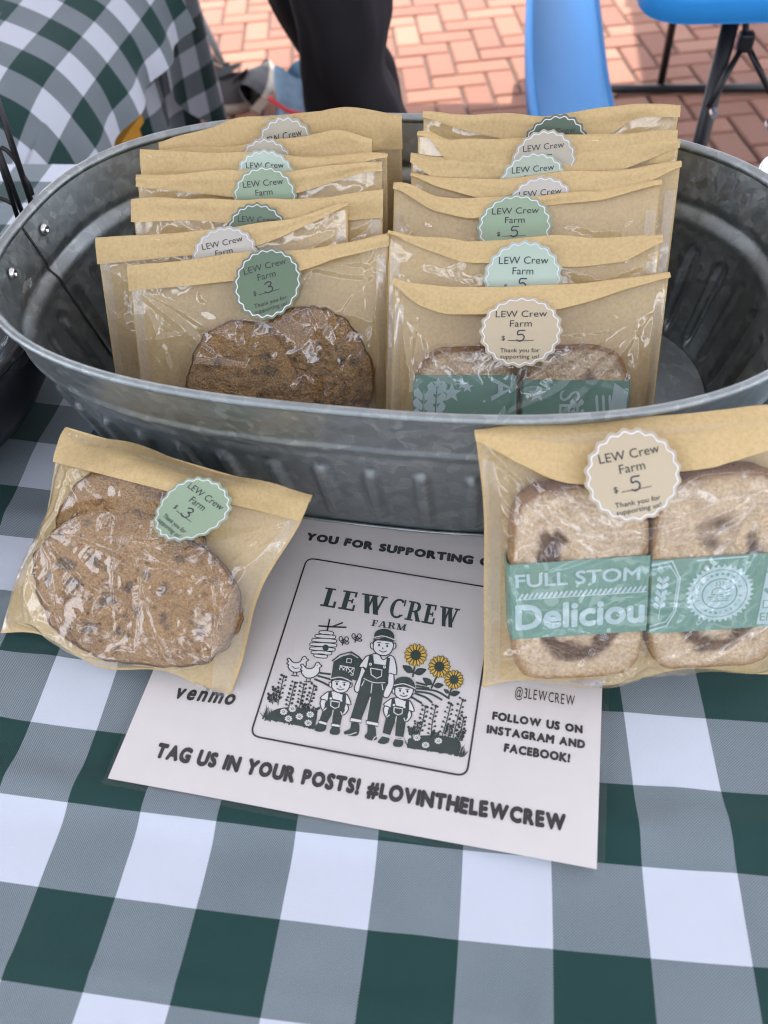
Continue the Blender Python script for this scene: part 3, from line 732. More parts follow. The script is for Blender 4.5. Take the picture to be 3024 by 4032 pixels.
def band_words(pm, S, asp):
    for k, wd in enumerate(('SE', 'FI')): clip_text(pm, S, wd, -.55-k*.38+.25, .92-.25*k, .24, asp, .01, 1, .97, 0, 0, -R_(90))
    for x, y, r in ((-.72, .88, .08), (-.05, .78, .04)): star(pm, S, x, y, r, asp)
    wheat(pm, S, .1, .5, .35, asp, -.1, 4)
    for j in range(3):
        v, f = ribbon([(.35+.12*j, .25), (.45+.12*j, .6), (.38+.12*j, .85)], .05); pm.add([S(p[0], p[1]) for p in v], f)
    shape(pm, S, [(.62, .6), (.92, .52), (.95, .9), (.7, .98)])

# ------------------------------------------------------------------ the bags
def tubbag(tl, tr, zl, zr, yb, zb=.0125, dxb=0.0, dyr=0.0):
    a, c = atf(*tl, zl), atf(*tr, zr); W = c-a
    bl = Vector((a.x+dxb, yb, zb)); br = bl + Vector((W.x-2*dxb*0, W.y+dyr, 0)).normalized()*Vector((W.x, W.y, 0)).length
    return dict(tl=a, tr=c, bl=bl, br=br)
GL, GR = 'cookie bags standing in the left row of the tub', 'bread bags standing in the right row of the tub'
ST = lambda col, u, v, r=.0235, num=None, rot=0: dict(u=u, v=v, r=r, col=col, num=num, rot=rot)
def E_(*a): return [(a[i], a[i+1]) for i in range(0, len(a), 2)]

LEFT = [  # tl, tr, z left/right, bottom y, flap depths (mm), sticker, label, seed
 ((276,575),(838,503),0.141,0.149,0.25, E_(-1,17,-.5,17,0,17,.3,15,.6,9,1,8), ST('dark', .085, .865, .0232, '3', 10), 'front kraft bag of the left row with dark green label and two cookies showing', 11),
 ((207,518),(750,442),0.147,0.16,0.276, E_(-1,17,-.4,17,.1,17,.3,15,.6,8,1,1), ST('grey', .03, .865, .0235, '3', 7), 'kraft bag second in the left row with a pale grey label, sticking out furthest left', 12),
 ((284,435),(826,420),0.158,0.16,0.302, E_(-1,14,-.5,13,0,17,.5,17,1,15), ST('dark', .02, .855, .0225, '3', -3), 'kraft bag third in the left row, its dark green label half covered', 13),
 ((294,377),(824,350),0.166,0.168,0.328, E_(-1,8,-.5,13,-.1,18,.2,18,.6,10,1,4), ST('sage', .06, .89, .0235, '3', 3), 'kraft bag in the left row with a sage green label showing two lines of print', 14),
 ((303,322),(836,332),0.175,0.17,0.354, E_(-1,20,0,20,.4,18,.7,9,1,2), ST('mint', .035, .90, .022, None, 2), 'kraft bag in the left row with a mint label right behind the sage one', 15),
 ((302,326),(802,294),0.166,0.174,0.38, E_(-1,20,-.3,20,.2,20,.5,17,1,8), ST('olive', .10, .885, .0225, None, -3), 'kraft bag in the left row with a greyish label cut off through its first line', 16),
 ((340,297),(866,245),0.174,0.178,0.408, E_(-1,12,-.4,21,0,22,.5,24,1,24), ST('olive', .05, .86, .0235, '3', 7), 'rearmost kraft bag of the left row with a crooked tall flap', 17)]
RIGHT = [
 ((850,605),(1445,594),0.136,0.139,0.232, E_(-1,2,-.8,14,-.6,19,-.3,19,0,19,.2,17,.45,12,.7,6,1,2), dict(ST('beige', -.045, .80, .0258, '5', 0), tilt=.3, oval=.9), 'front kraft bag of the right row with beige label and two banded slices', 21),
 ((840,503),(1430,510),0.149,0.149,0.262, E_(-1,2,-.7,8,-.45,15,0,17,.4,19,.75,16,1,4), ST('mint', .02, .835, .0258, '5', 0), 'kraft bag second in the right row with a pale mint label priced 5', 22),
 ((852,400),(1428,392),0.155,0.157,0.29, E_(-1,4,-.75,10,-.4,18,-.1,12,.2,8,.55,8,.8,5,1,2), ST('sage', -.06, .865, .0258, '5', 0), 'kraft bag third in the right row with a sage green label priced 5', 23),
 ((889,375),(1470,352),0.156,0.163,0.318, E_(-1,2,-.7,9,-.4,17,0,18,.4,17,.75,12,1,3), ST('grey', 0, .865, .0235, None, 4), 'kraft bag in the right row with a pale grey label, just behind the sage one', 24),
 ((889,335),(1468,310),0.164,0.169,0.346, E_(-1,4,-.8,16,0,18,.5,17,.7,12,1,4), ST('pale', -.06, .88, .0235, None, 3), 'kraft bag in the right row with a pale green label barely showing its print', 25),
 ((903,290),(1463,280),0.176,0.176,0.374, E_(-1,2,-.85,6,-.75,18,0,20,1,20), ST('olive', 0, .90, .0225, None, 4), 'kraft bag in the right row with a grey label and rounded left corner', 26),
 ((915,248),(1468,234),0.178,0.18,0.405, E_(-1,2,-.7,9,-.3,16,.2,18,.5,16,.7,7,1,7), ST('pine', .06, .875, .0235, None, 3), 'rearmost kraft bag of the right row with a blackish green label', 27)]
def Q4(*a): return [tuple(a[i:i+4]) for i in range(0, len(a), 4)]
FOLD_L1 = Q4(.41, .72, .74, .28, .41, .72, .62, .5, .36, .92, .88, .90, .36, .92, .92, .82, -.86, .86, -.2, .63, -.70, .80, .1, .70, .2, .3, .35, .43, .35, .43, .54, .28, -.88, .80, -.68, .38, -.45, .86, -.40, .80, .93, .85, .84, .45, .62, .70, .95, .62, -.6, .55, -.1, .50)
FOLD_R1 = Q4(-.1, .52, .74, .82, .2, .34, .86, .82, .2, .78, .72, .80, -.94, .88, -.84, .55, -.84, .55, -.92, .3, -.66, .84, -.44, .72, -.44, .72, -.28, .78, .74, .82, .9, .86, .86, .55, .92, .22, -.8, .62, -.5, .55, .55, .9, .85, .76)
FOLD_L = Q4(-0.72, 0.51, -0.07, 0.34, -0.6, 0.43, -0.32, 0.16, -0.72, 0.31, -0.37, 0.19, -0.8, 0.06, -0.32, 0.12, -0.42, 0.55, 0.42, 0.54, 0.03, 0.6, 0.42, 0.54, 0.42, 0.54, 0.82, 0.55, -0.07, 0.34, -0.07, 0.25, -0.3, 0.61, -0.19, 0.73, -0.77, 0.59, -0.4, 0.63, -0.69, 0.85, -0.37, 0.74, 0.69, 0.42, 0.94, 0.45, 0.85, 0.62, .96, 0.69, 0.93, 0.07, 0.92, 0.56, -0.71, 0.52, 0.78, 0.73, -0.02, 0.08, 0.8, 0.07)
FOLD_R = Q4(-0.83, 0.93, -0.34, 0.67, -0.94, 0.82, -0.71, 0.66, -0.94, 0.77, -0.72, 0.63, -0.0, 0.64, 0.61, 0.74, 0.09, 0.65, 0.6, 0.72, 0.61, 0.74, 0.88, 0.71, 0.88, 0.71, 0.23, 0.19, 0.6, 0.72, 0.16, 0.22, -0.03, 0.65, -0.01, 0.54, -0.96, 0.96, -0.76, 0.84, -0.89, 0.55, -0.7, 0.63, -0.89, 0.53, -0.73, 0.28, 0.88, 0.87, 0.65, 0.82, 0.78, 0.82, 0.89, 0.83, -0.95, 0.16, -0.74, 0.23, 0.88, 0.69, 0.78, 0.43, -0.85, 0.35, -0.88, 0.27)
FOLD_X = Q4(.3, .88, .85, .80, .45, .80, .93, .90, -.9, .85, -.5, .70, -.6, .82, -.2, .72, .6, .6, .85, .85, -.85, .6, -.8, .9, .1, .75, .4, .68)
TOPS = {11: E_(-1,0,-.4,-1.5,0,-2,.4,-4,.75,-2.5,1,0), 12: E_(-1,0,-.5,-2,0,-5,.5,-5,.8,-2,1,1), 14: E_(-1,0,-.6,-2,0,-3,.5,-3,.85,0,1,-2), 13: E_(-1,0,0,-2,1,0), 15: E_(-1,0,0,-3,.5,-3,.9,1,1,0), 16: E_(-1,-3,-.4,-1,.3,1,.75,2,1,-3), 17: E_(-1,-4,-.7,0,-.4,6,0,7,.55,7,.8,3,1,-1),
        21: E_(-1,1,-.9,-3,-.6,-6,0,-6,.4,-5,.8,-1.5,1,1), 22: E_(-1,2,-.75,-3,-.4,-5,0,-3,.5,-2,1,1), 23: E_(-1,2,-.9,0,-.7,-9,-.3,-10,.2,-8,.6,-5,.85,-1,1,0), 24: E_(-1,1,-.8,-4,-.3,-6,.2,-5,.6,-3,1,1), 25: E_(-1,0,-.8,-3,0,-4,.5,-2,1,2), 26: E_(-1,2,-.9,3,-.8,-4,-.3,-4,.3,-2,1,-2), 27: E_(-1,1,-.6,-2,-.1,-4,.3,-1,.65,3,1,2)}
for i, (rows, grp) in enumerate(((LEFT, GL), (RIGHT, GR))):
    for k, (tl, tr, zl, zr, yb, fd, st, lab, seed) in enumerate(rows):
        g = tubbag(tl, tr, zl, zr, yb, dyr=(.0 if i else .0)); g.update(seed=seed, top=soft(TOPS[seed]), puff=.004 if k else .005, crease=1.0)
        if i == 0 and k == 0:
            g['contents'] = [(-.007, .052, .045, .055, .019, 2.0), (.042, .055, .048, .056, .013, 2.0)]
        elif i == 1 and k == 0:
            g['contents'] = [(-.034, .056, .037, .056, .016, 3.4), (.036, .057, .036, .056, .016, 3.4)]
        else: g['contents'] = [(0, .055, .055, .042, .009, 2.4)]
        g['folds'] = (FOLD_R1 if i else FOLD_L1) if k == 0 else [(u0*(1 if (seed+k) % 2 else -1), v0, u1*(1 if (seed+k) % 2 else -1), v1) for u0, v0, u1, v1 in FOLD_X]
        sp = dict(g=g, flap=fd, sticker=st, wave=.0042 if k else .0016, curl=.0012)
        b, t = make_bag(sp, lab, grp, (170, 140) if k == 0 else (90, 74) if k < 3 else (56, 40))
        if i == 0 and k == 0:
            cookie(b, .042, .055, .045, .053, .010, .0012, 'brown cookie half hidden behind another in the front left tub bag', 5)
            cookie(b, -.007, .052, .042, .052, .010, .0075, 'cracked brown cookie in front of another in the front left tub bag', 6, chips=.4)
        if i == 1 and k == 0:
            bread(b, -.0355, .055, .0335, .053, .014, .001, 'swirl bread slice with wheat and stars on its green band, in the tub', 31, band_wheat, (-.42, .33))
            bread(b, .0375, .056, .0335, .053, .014, .001, 'swirl bread slice with turned letters on its green band, in the tub', 32, band_words, (-.42, .29))

# the two bags lying in front of the tub
g = dict(tl=atf(142, 922, .088), tr=atf(668, 1075, .085), bl=atf(0, 1362, .003), br=atf(490, 1506, .003), seed=3, puff=.004, crease=.6, folds=FOLD_L, wav=.006,
         contents=[(.009, .051, .076, .050, .021, 2.1), (-.006, .083, .059, .044, .013, 2.1)])
sp = dict(g=g, flap=E_(-1,24,-.6,22,-.2,21,.2,20,.6,17,1,16), sticker=ST('sage', .33, .81, .0208, '3', -18), wave=.004, curl=.0008)
b, t = make_bag(sp, 'kraft window bag with a green label, leaning on the tub front beside the printed sign', 'kraft bags leaning on the tub front', (190, 155))
cookie(b, -.006, .083, .056, .042, .010, .0012, 'brown cookie lying further up under another in the leaning bag', 8, chips=1.2)
cookie(b, .009, .051, .074, .048, .011, .0078, 'large chocolate chip cookie at the bottom of the leaning cookie bag', 9, chips=1.5)
tr = atf(1659, 882, .146); tl = atf(1028, 930, .143)
d = (tr-tl).normalized(); bl = atf(1040, 1487, .003); br_ = atf(1659, 1447, .003); d2 = (br_-bl).normalized()
g = dict(tl=tl, tr=tl+d*.178, bl=bl, br=bl+d2*.180, seed=7, puff=.004, crease=.8, folds=FOLD_R, wav=.005,
         contents=[(-.034, .074, .039, .061, .019, 3.6), (.041, .075, .038, .061, .019, 3.6)])
sp = dict(g=g, flap=E_(-1,4,-.85,12,-.6,24,-.45,27,-.2,27,.1,25,.4,22,.7,17,1,16), sticker=dict(ST('beige', -.14, .862, .0252, '5', 5), tilt=.3, oval=.84, up=.002), wave=.004, curl=.001)
b, t = make_bag(sp, 'kraft window bag with a beige label and two bread slices, leaning on the tub front', 'kraft bags leaning on the tub front', (190, 155))
bread(b, -.035, .074, .0375, .061, .016, .001, 'swirl bread slice with the Delicious wording on its green band', 41, band_text, (-.25, .135))
bread(b, .042, .075, .0370, .061, .016, .001, 'swirl bread slice with a round seal on its green band', 42, band_seal, (-.275, .10))
# ------------------------------------------------------------------ laminated sign lying on the cloth
SZ = .0030
def e3(x, y): return at(1000+x*.57264, 2350+y*.57264, SZ)
def e7(x, y): return at(400+x*1.2357, 2050+y*1.2357, SZ)
def sign():
    bl, br = at(424, 3064, SZ), at(2349, 3423, SZ); X = (br-bl).normalized(); Yv = Vector((-X.y, X.x, 0)); Wd = (br-bl).length; Hd = .2185
    t = thing('printed_sign', 'laminated white farm sign with a cartoon family lying flat before the tub', 'sign', (bl+br)/2)
    def q(a, c, z): p = bl+X*a+Yv*c; return (p.x, p.y, SZ+z)
    def lift(a): return .0006*math.sin(a*30)
    nx = 40; m = MB()
    for z in (-.0001, -.0005): m.grid([[q(a, c, z+lift(a)) for c in np.linspace(0, Hd, 24)] for a in np.linspace(0, Wd, nx)])
    m.build('paper_sheet', M_PAPER, t, True)
    k = MB(); mg = .004
    k.grid([[q(a, c, .0014+lift(a)+.0004*noise.noise(Vector((a*40, c*40, 1)))) for c in np.linspace(-mg, Hd+mg, 60)] for a in np.linspace(-mg*.4, Wd+mg, 70)])
    k.build('lamination', M_LAM, t, True)
    def P(p, L): return (p[0], p[1], SZ+.0001+.00007*L+lift((Vector((p[0], p[1], SZ))-bl).dot(X)))
    # ---- lettering set along a baseline given by its two ends
    def text(mb, s, a, c, hgt, off=0, L=0, shear=0, jit=0, stretch=True, seed=1, space=1.0, bold=0):
        a, c = Vector(a), Vector(c); rnd = random.Random(seed); D = c-a; u = D.normalized(); n = Vector((-u.y, u.x, 0))
        adv = []; x = 0; glyphs = []
        for chx in s:
            if chx == ' ': x += .42; continue
            v, f = text2d(chx, off, shear); w0, w1 = v[:, 0].min(), v[:, 0].max(); glyphs.append((v-np.array((w0, 0)), f, x)); x += w1-w0+.085*space
        x -= .085*space; kx = D.length/x if stretch else hgt
        for v, f, gx in glyphs:
            th = rnd.uniform(-1, 1)*jit; sc_ = 1+rnd.uniform(-1, 1)*jit*.9; dy = rnd.uniform(-1, 1)*jit*.05; ca, sa = math.cos(th), math.sin(th); pts = []
            cx = v[:, 0].max()/2
            for p in v:
                px, py = (p[0]-cx)*sc_, (p[1]-.35)*sc_; px, py = px*ca-py*sa+cx, px*sa+py*ca+.35+dy
                w = a+u*((gx+px)*kx)+n*(py*hgt/.70); pts.append(P(w, L))
            mb.add(pts, f)
            if bold:
                for kk, (bx, by) in enumerate([(math.cos(t_), math.sin(t_)) for t_ in np.linspace(0, 2*math.pi, 8, endpoint=False)]):
                    D2 = u*(bx*bold*kx)+n*(by*bold*hgt/.70); mb.add([(p[0]+D2.x, p[1]+D2.y, p[2]+.000006*(kk+1)) for p in pts], f)
    def seg(x0, y0, x1, y1): return e7(x0, y0), e7(x1, y1)
    def H(px, d=.55): return px*1.2357*d/FPX/.82
    for s, sg, h, off, jit, sd_ in (('TAG US IN YOUR POSTS! #LOVINTHELEWCREW', seg(172, 752, 1474, 988), .0079, .095, .06, 3),
                                    ('YOU FOR SUPPORTING O', seg(652, 62, 1240, 145), .0060, .095, .06, 4),
                                    ('FOLLOW US ON', seg(1246, 633, 1530, 679), .0046, .085, .05, 5), ('INSTAGRAM AND', seg(1228, 676, 1538, 727), .0046, .085, .05, 6),
                                    ('FACEBOOK!', seg(1283, 736, 1490, 771), .0047, .085, .05, 7), ('@3LEWCREW', seg(1316, 562, 1506, 592), .0068, .004, 0, 8), ('venmo', seg(237, 566, 420, 588), .0098, .05, 0, 9)):
        k = MB(); text(k, s, *sg, h, 0, 1, .22 if s == 'venmo' else 0, jit, seed=sd_, bold=off*.78 if off > .01 else 0, space=2.1); k.build('lettering', M_INK, t)
    # ---- rounded frame round the emblem
    def rrect(cs, r, n=8):
        out = []
        for i in range(4):
            p, a, b = Vector(cs[i]), Vector(cs[i-1]), Vector(cs[(i+1) % 4]); ua, ub = (a-p).normalized(), (b-p).normalized()
            for tt in np.linspace(0, 1, n): 
                s_, e_ = p+ua*r, p+ub*r; out.append((s_*(1-tt)**2+p*2*tt*(1-tt)+e_*tt**2))
        return out+[out[0]]
    fr = rrect([e7(655, 120), e7(1254, 216), e7(1163, 815), e7(474, 686)], .006)
    k = MB(); v, f = ribbon([(p.x, p.y) for p in fr], .0011); k.add([P(p, 1) for p in v], f); k.build('frame_line', M_INK, t)
    # ---- serif name
    k = MB()
    def quads(ls): return [np.array(l, float) for l in ls]
    def bar(x0, y0, x1, y1): return [(x0, y0), (x1, y0), (x1, y1), (x0, y1)]
    def arc(cx, cy, rx, ry, a0, a1, w0, w1, n=14):
        o = []; i = []
        for tt in np.linspace(0, 1, n):
            a = R_(a0+(a1-a0)*tt); w_ = w0+(w1-w0)*abs(math.cos(a))
            o.append((cx+rx*math.cos(a), cy+ry*math.sin(a))); i.append((cx+(rx-w_)*math.cos(a), cy+(ry-.09-.02)*math.sin(a)))
        return [[o[j], o[j+1], i[j+1], i[j]] for j in range(n-1)]
    S_ = .10
    def diag(x0, y0, x1, y1, w_): return [(x0, y0), (x0+w_, y0), (x1+w_, y1), (x1, y1)]
    Wg = [diag(.10, 1, .30, 0, .21), diag(.47, 1, .30, 0, .09), diag(.42, 1, .66, 0, .21), diag(.90, 1, .68, 0, .09), bar(0, .92, .40, 1), bar(.36, .92, .70, 1), bar(.80, .92, 1.08, 1)]
    GL_ = {'L': (.66, [bar(.12, 0, .33, 1), bar(0, .92, .46, 1), bar(0, 0, .62, .09), bar(.52, .09, .62, .34)]),
           'E': (.70, [bar(.12, 0, .33, 1), bar(0, .92, .62, 1), bar(0, 0, .66, .09), bar(.33, .46, .50, .54), bar(.46, .38, .53, .62), bar(.53, .72, .62, .92), bar(.57, .09, .66, .32)]),
           'W': (1.08, Wg),
           'C': (.80, arc(.42, .5, .42, .52, 48, 318, .10, .21)+[bar(.68, .66, .76, 1.0), diag(.62, .14, .70, .22, .10)]),
           'R': (.82, [bar(.12, 0, .33, 1), bar(0, .92, .40, 1), bar(0, 0, .44, .08), bar(.33, .44, .46, .53)]+arc(.42, .725, .31, .275, -90, 90, .09, .20)+[diag(.62, 0, .38, .50, .22), bar(.58, 0, .86, .08)]),
           'F': (.62, [bar(.12, 0, .33, 1), bar(0, .92, .62, 1), bar(0, 0, .46, .08), bar(.33, .46, .50, .54), bar(.46, .36, .53, .64), bar(.53, .70, .62, .92)]),
           'A': (.88, [diag(.38, 1, .60, 0, .22), diag(.38, 1, .10, 0, .09), bar(.22, .28, .62, .36), bar(0, 0, .30, .08), bar(.52, 0, .92, .08)]),
           'M': (1.02, [bar(.14, 0, .23, 1), diag(.06, 1, .40, 0, .22), diag(.78, 1, .42, 0, .09), bar(.74, 0, .95, 1), bar(0, .92, .2, 1), bar(0, 0, .36, .08), bar(.82, .92, 1.04, 1), bar(.62, 0, 1.06, .08)])}
    def serif(s, a, c, hgt, L=1):
        D = c-a; u = D.normalized(); n = Vector((-u.y, u.x, 0)); x = 0; gs = []
        for chx in s:
            if chx == ' ': x += .22; continue
            gs.append((chx, x)); x += GL_[chx][0]+.10
        kx = D.length/(x-.10)
        for j, (chx, gx) in enumerate(gs):
            for i, pl in enumerate(GL_[chx][1]):
                k.add([P(a+u*((gx+p[0])*kx)+n*(p[1]*hgt), L+i*.12) for p in pl], [tuple(range(len(pl)))])
    serif('LEW', e7(696, 272), e7(897, 303), .0149); serif('CREW', e7(912, 305), e7(1130, 343), .0149)
    serif('FARM', e7(858, 334), e7(968, 350), .0047); k.build('farm_name', M_INKG, t)
    # ---- the drawing: family, hive, barn, hens, flowers
    g = MB(); K, Wh, Ye, Bk = 0, 1, 2, 3
    def poly(ps, c, L=1, sm=0):
        if sm: ps = [tuple(p) for p in curve(list(ps)+[ps[0]], sm)][:-1]
        ctr = np.mean(np.array(ps), axis=0); b = [P(e3(*p), L) for p in ps]
        me = bpy.data.meshes  # fan-free: let Blender tessellate the n-gon
        g.add(b, [tuple(range(len(b)))], c)
    def line_(ps, w_, c=Bk, L=3, sm=0):
        if sm: ps = curve(ps, sm)
        W3 = [e3(*p) for p in ps]; v, f = ribbon([(p.x, p.y) for p in W3], w_*.57264*.53/FPX*1.05); g.add([P(p, L) for p in v], f, c)
    def out(ps, w_=7, fill=Wh, L=2, sm=6):
        poly(ps, fill, L, sm); line_(list(ps)+[ps[0]], w_, Bk, L+.5, sm)
    def dot(x, y, r, c=Bk, L=4, ry=None):
        poly([(x+r*math.cos(a), y+(ry or r)*math.sin(a)) for a in np.linspace(0, 2*math.pi, 14, endpoint=False)], c, L)
    # hive on its branch
    line_([(448, 202), (545, 208), (632, 210)], 11, sm=4); line_([(540, 206), (608, 180)], 10); line_([(520, 158), (505, 232)], 10)
    for y, hw, cx in ((243, 45, 497), (268, 66, 490), (296, 80, 483), (325, 87, 476), (354, 82, 470), (380, 66, 464), (402, 42, 458)):
        out([(cx-hw, y-6), (cx-hw-5, y+4), (cx-hw+5, y+12), (cx, y+19), (cx+hw-4, y+20), (cx+hw+5, y+10), (cx+hw, y), (cx, y-9)], 6, Wh, 1+y/400, 3)
    dot(493, 352, 22, K)
    for bx, by in ((617, 303), (705, 283)):
        for dx, dy, rx, ry in ((-20, -14, 12, 16), (20, -14, 13, 15), (22, 14, 14, 9)): line_([(bx+dx+rx*math.cos(a), by+dy+ry*math.sin(a)) for a in np.linspace(0, 2*math.pi, 14)], 6)
        for q in (-1, 0, 1): line_([(bx-18+q*6, by+12+q*8), (bx+6+q*5, by+2+q*10)], 6)
        line_([(bx, by-12), (bx-10, by+30)], 7)
    # barn
    poly([(548, 436), (667, 384), (762, 440), (740, 585), (535, 530)], K, 1)
    line_([(538, 441), (590, 400), (668, 378), (720, 410), (745, 440)], 8); line_([(552, 440), (606, 408), (667, 392), (716, 420)], 4, Wh, 4)
    line_([(640, 424), (672, 428), (668, 455), (636, 450), (640, 424)], 5, Wh, 4); poly([(645, 430), (667, 433), (664, 450), (641, 446)], K, 5)
    line_([(594, 474), (690, 490), (682, 540), (585, 520), (594, 474)], 6, Wh, 4); line_([(598, 478), (634, 524)], 5, Wh, 4); line_([(632, 482), (596, 520)], 5, Wh, 4); line_([(640, 484), (680, 530)], 5, Wh, 4); line_([(684, 492), (640, 528)], 5, Wh, 4); line_([(637, 482), (634, 530)], 5, Wh, 4)
    # hens
    hen = [(228, 432), (244, 426), (268, 452), (300, 456), (322, 444), (336, 418), (354, 413), (364, 428), (376, 438), (360, 450), (358, 478), (334, 506), (300, 520), (262, 516), (236, 486), (240, 470), (226, 462), (238, 450)]
    for dx, dy in ((0, 0), (92, 40)):
        h_ = [(x+dx, y+dy) for x, y in hen]; out(h_, 7, Wh, 2+dx/60, 4); dot(344+dx, 432+dy, 4)
        for lx in (272, 296): line_([(lx+dx, 520+dy), (lx+dx-2, 542+dy)], 6); line_([(lx+dx-16, 544+dy), (lx+dx+12, 548+dy)], 6)
        line_([(262+dx, 480+dy), (285+dx, 496+dy), (310+dx, 490+dy)], 5, sm=3)
    # fields
    for ps in ([(455, 524), (522, 532)], [(444, 545), (520, 566)], [(420, 568), (470, 588), (516, 612)], [(1120, 588), (1186, 606)], [(1120, 610), (1200, 626)], [(1118, 628), (1250, 646), (1340, 697)], [(1108, 648), (1210, 664), (1290, 706)], [(1115, 664), (1180, 690), (1222, 722)], [(1085, 688), (1150, 728)]):
        line_(ps, 13, K, 1, 4 if len(ps) > 2 else 0)
    # sunflowers
    for x, y, r_, pts, lv in ((1112, 400, 82, [(1106, 470), (1092, 545)], [((1098, 520), (1022, 470)), ((1098, 525), (1186, 498))]),
                              (1275, 480, 80, [(1255, 550), (1220, 625)], [((1228, 605), (1160, 555)), ((1232, 612), (1305, 605))]),
                              (1375, 570, 70, [(1358, 630), (1338, 690)], [((1344, 665), (1305, 632)), ((1344, 672), (1418, 655))])):
        line_([(x-4, y+40)]+pts, 11, K, 1, 4)
        for a, c in lv:
            a, c = np.array(a, float), np.array(c, float); d_ = c-a; n_ = np.array((-d_[1], d_[0]))*.26
            poly([a, a+d_*.35+n_, a+d_*.7+n_*.8, c, a+d_*.7-n_*.8, a+d_*.35-n_], K, 1, 3)
        for ring_, (nn, rr, ph) in enumerate(((15, 1.0, 0), (15, .92, .2))):
            for j in range(nn):
                a = 2*math.pi*(j+ph*2)/nn; ca, sa = math.cos(a), math.sin(a)
                def pp(l, s_): return (x+ca*l*r_-sa*s_*r_, y+sa*l*r_+ca*s_*r_)
                pet = [pp(.38, -.06), pp(.65, -.12), pp(.88*rr, -.08), pp(1.0*rr, 0), pp(.88*rr, .08), pp(.65, .12), pp(.38, .06)]
                poly(pet, Ye, 3+(1-ring_)+.02*j); line_(pet+[pet[0]], 4, Bk, 3.2+(1-ring_)+.02*j)
        dot(x, y, r_*.45, K, 6)
    # people of the emblem
    def eye_face(cx, cy, rx, ry, L):
        out([(cx-rx, cy-ry*.45), (cx-rx*1.0, cy+ry*.35), (cx-rx*.55, cy+ry*.85), (cx+rx*.05, cy+ry), (cx+rx*.62, cy+ry*.85), (cx+rx, cy+ry*.3), (cx+rx*1.02, cy-ry*.4), (cx, cy-ry*.8)], 7, Wh, L, 4)
        for s_ in (-1, 1): out([(cx+s_*rx*1.0, cy-ry*.20), (cx+s_*rx*1.28, cy-ry*.32), (cx+s_*rx*1.30, cy+ry*.18), (cx+s_*rx*1.0, cy+ry*.32)], 6, Wh, L-.6, 4)
        for s_ in (-1, 1): dot(cx+s_*rx*.42, cy-ry*.04+s_*3, 7, Bk, L+2, 10); line_([(cx+s_*rx*.42-12, cy-ry*.30+s_*3), (cx+s_*rx*.42+12, cy-ry*.30+s_*3)], 5, Bk, L+2)
        line_([(cx-2, cy+ry*.16), (cx-6, cy+ry*.30), (cx+5, cy+ry*.32)], 5, Bk, L+2); line_([(cx-24, cy+ry*.48), (cx, cy+ry*.64), (cx+24, cy+ry*.52)], 6, Bk, L+2, 4)
    # adult
    for ps in ([(740, 470), (722, 540), (694, 610), (692, 642), (712, 656), (734, 632), (742, 596), (770, 520)], [(962, 530), (962, 600), (940, 660), (915, 692), (890, 682), (893, 652), (915, 590), (918, 520)]): out(ps, 7, Wh, 1.5, 4)
    out([(770, 408), (850, 388), (888, 432), (935, 402), (968, 428), (980, 532), (925, 526), (905, 620), (760, 600), (768, 492), (722, 480)], 7, Wh, 2, 3)
    poly([(792, 402), (820, 400), (826, 458), (905, 470), (914, 416), (936, 420), (930, 480), (918, 590), (895, 640), (885, 700), (853, 862), (778, 852), (795, 695), (738, 846), (664, 830), (722, 640), (738, 560), (776, 480)], K, 4)
    line_([(802, 490), (880, 502), (876, 545), (842, 560), (806, 535), (802, 490)], 6, Wh, 5); line_([(756, 562), (820, 588), (900, 590)], 5, Wh, 5, 4); line_([(812, 596), (804, 660)], 5, Wh, 5); line_([(758, 578), (740, 612)], 5, Wh, 5); line_([(880, 600), (886, 638)], 5, Wh, 5); line_([(800, 690), (774, 850)], 5, Wh, 5)
    for x, y in ((801, 463), (897, 482)): dot(x, y, 10, Wh, 5); dot(x, y, 4, Bk, 6)
    for sh, cf in (([(668, 862), (722, 872), (720, 940), (690, 958), (632, 950), (618, 928), (660, 905)], [(666, 830), (742, 845), (736, 868), (660, 856)]), ([(780, 878), (832, 888), (840, 945), (846, 975), (815, 988), (772, 976), (760, 955), (778, 930)], [(772, 850), (858, 866), (852, 890), (770, 874)])):
        poly(sh, K, 4, 3); out(cf, 6, Wh, 5, 1); line_([sh[4], ((sh[4][0]+sh[3][0])/2, sh[3][1]-10), (sh[3][0]+14, sh[3][1]-26)], 5, Wh, 5)
    eye_face(888, 338, 66, 66, 6); poly([(825, 318), (822, 290), (900, 290), (962, 300), (955, 325), (948, 312), (900, 304), (842, 300)], K, 7.6)
    poly([(824, 282), (834, 244), (868, 224), (912, 222), (950, 240), (966, 272), (962, 290), (972, 306), (930, 296), (880, 278), (820, 290)], K, 8, 3); line_([(822, 282), (880, 270), (936, 284), (966, 298)], 6, Wh, 9, 4)
    # two children
    for dx, dy in ((0, 0), (434, 44)):
        def o_(ps): return [(x+dx, y+dy+(38 if (y > 820 and dx) else 0)) for x, y in ps]
        for ps in ([(466, 700), (455, 735), (474, 785), (498, 780), (490, 740), (500, 712)], [(640, 735), (650, 770), (622, 810), (598, 800), (615, 760), (620, 730)]): out(o_(ps), 7, Wh, 3, 4)
        out(o_([(505, 655), (560, 648), (600, 668), (640, 672), (668, 742), (622, 738), (610, 800), (500, 780), (502, 718), (456, 698)]), 7, Wh, 4, 3)
        poly(o_([(514, 650), (534, 655), (542, 702), (602, 715), (612, 664), (634, 672), (632, 740), (612, 800), (594, 882), (536, 872), (545, 795), (502, 868), (450, 852), (474, 780), (505, 715)]), K, 5)
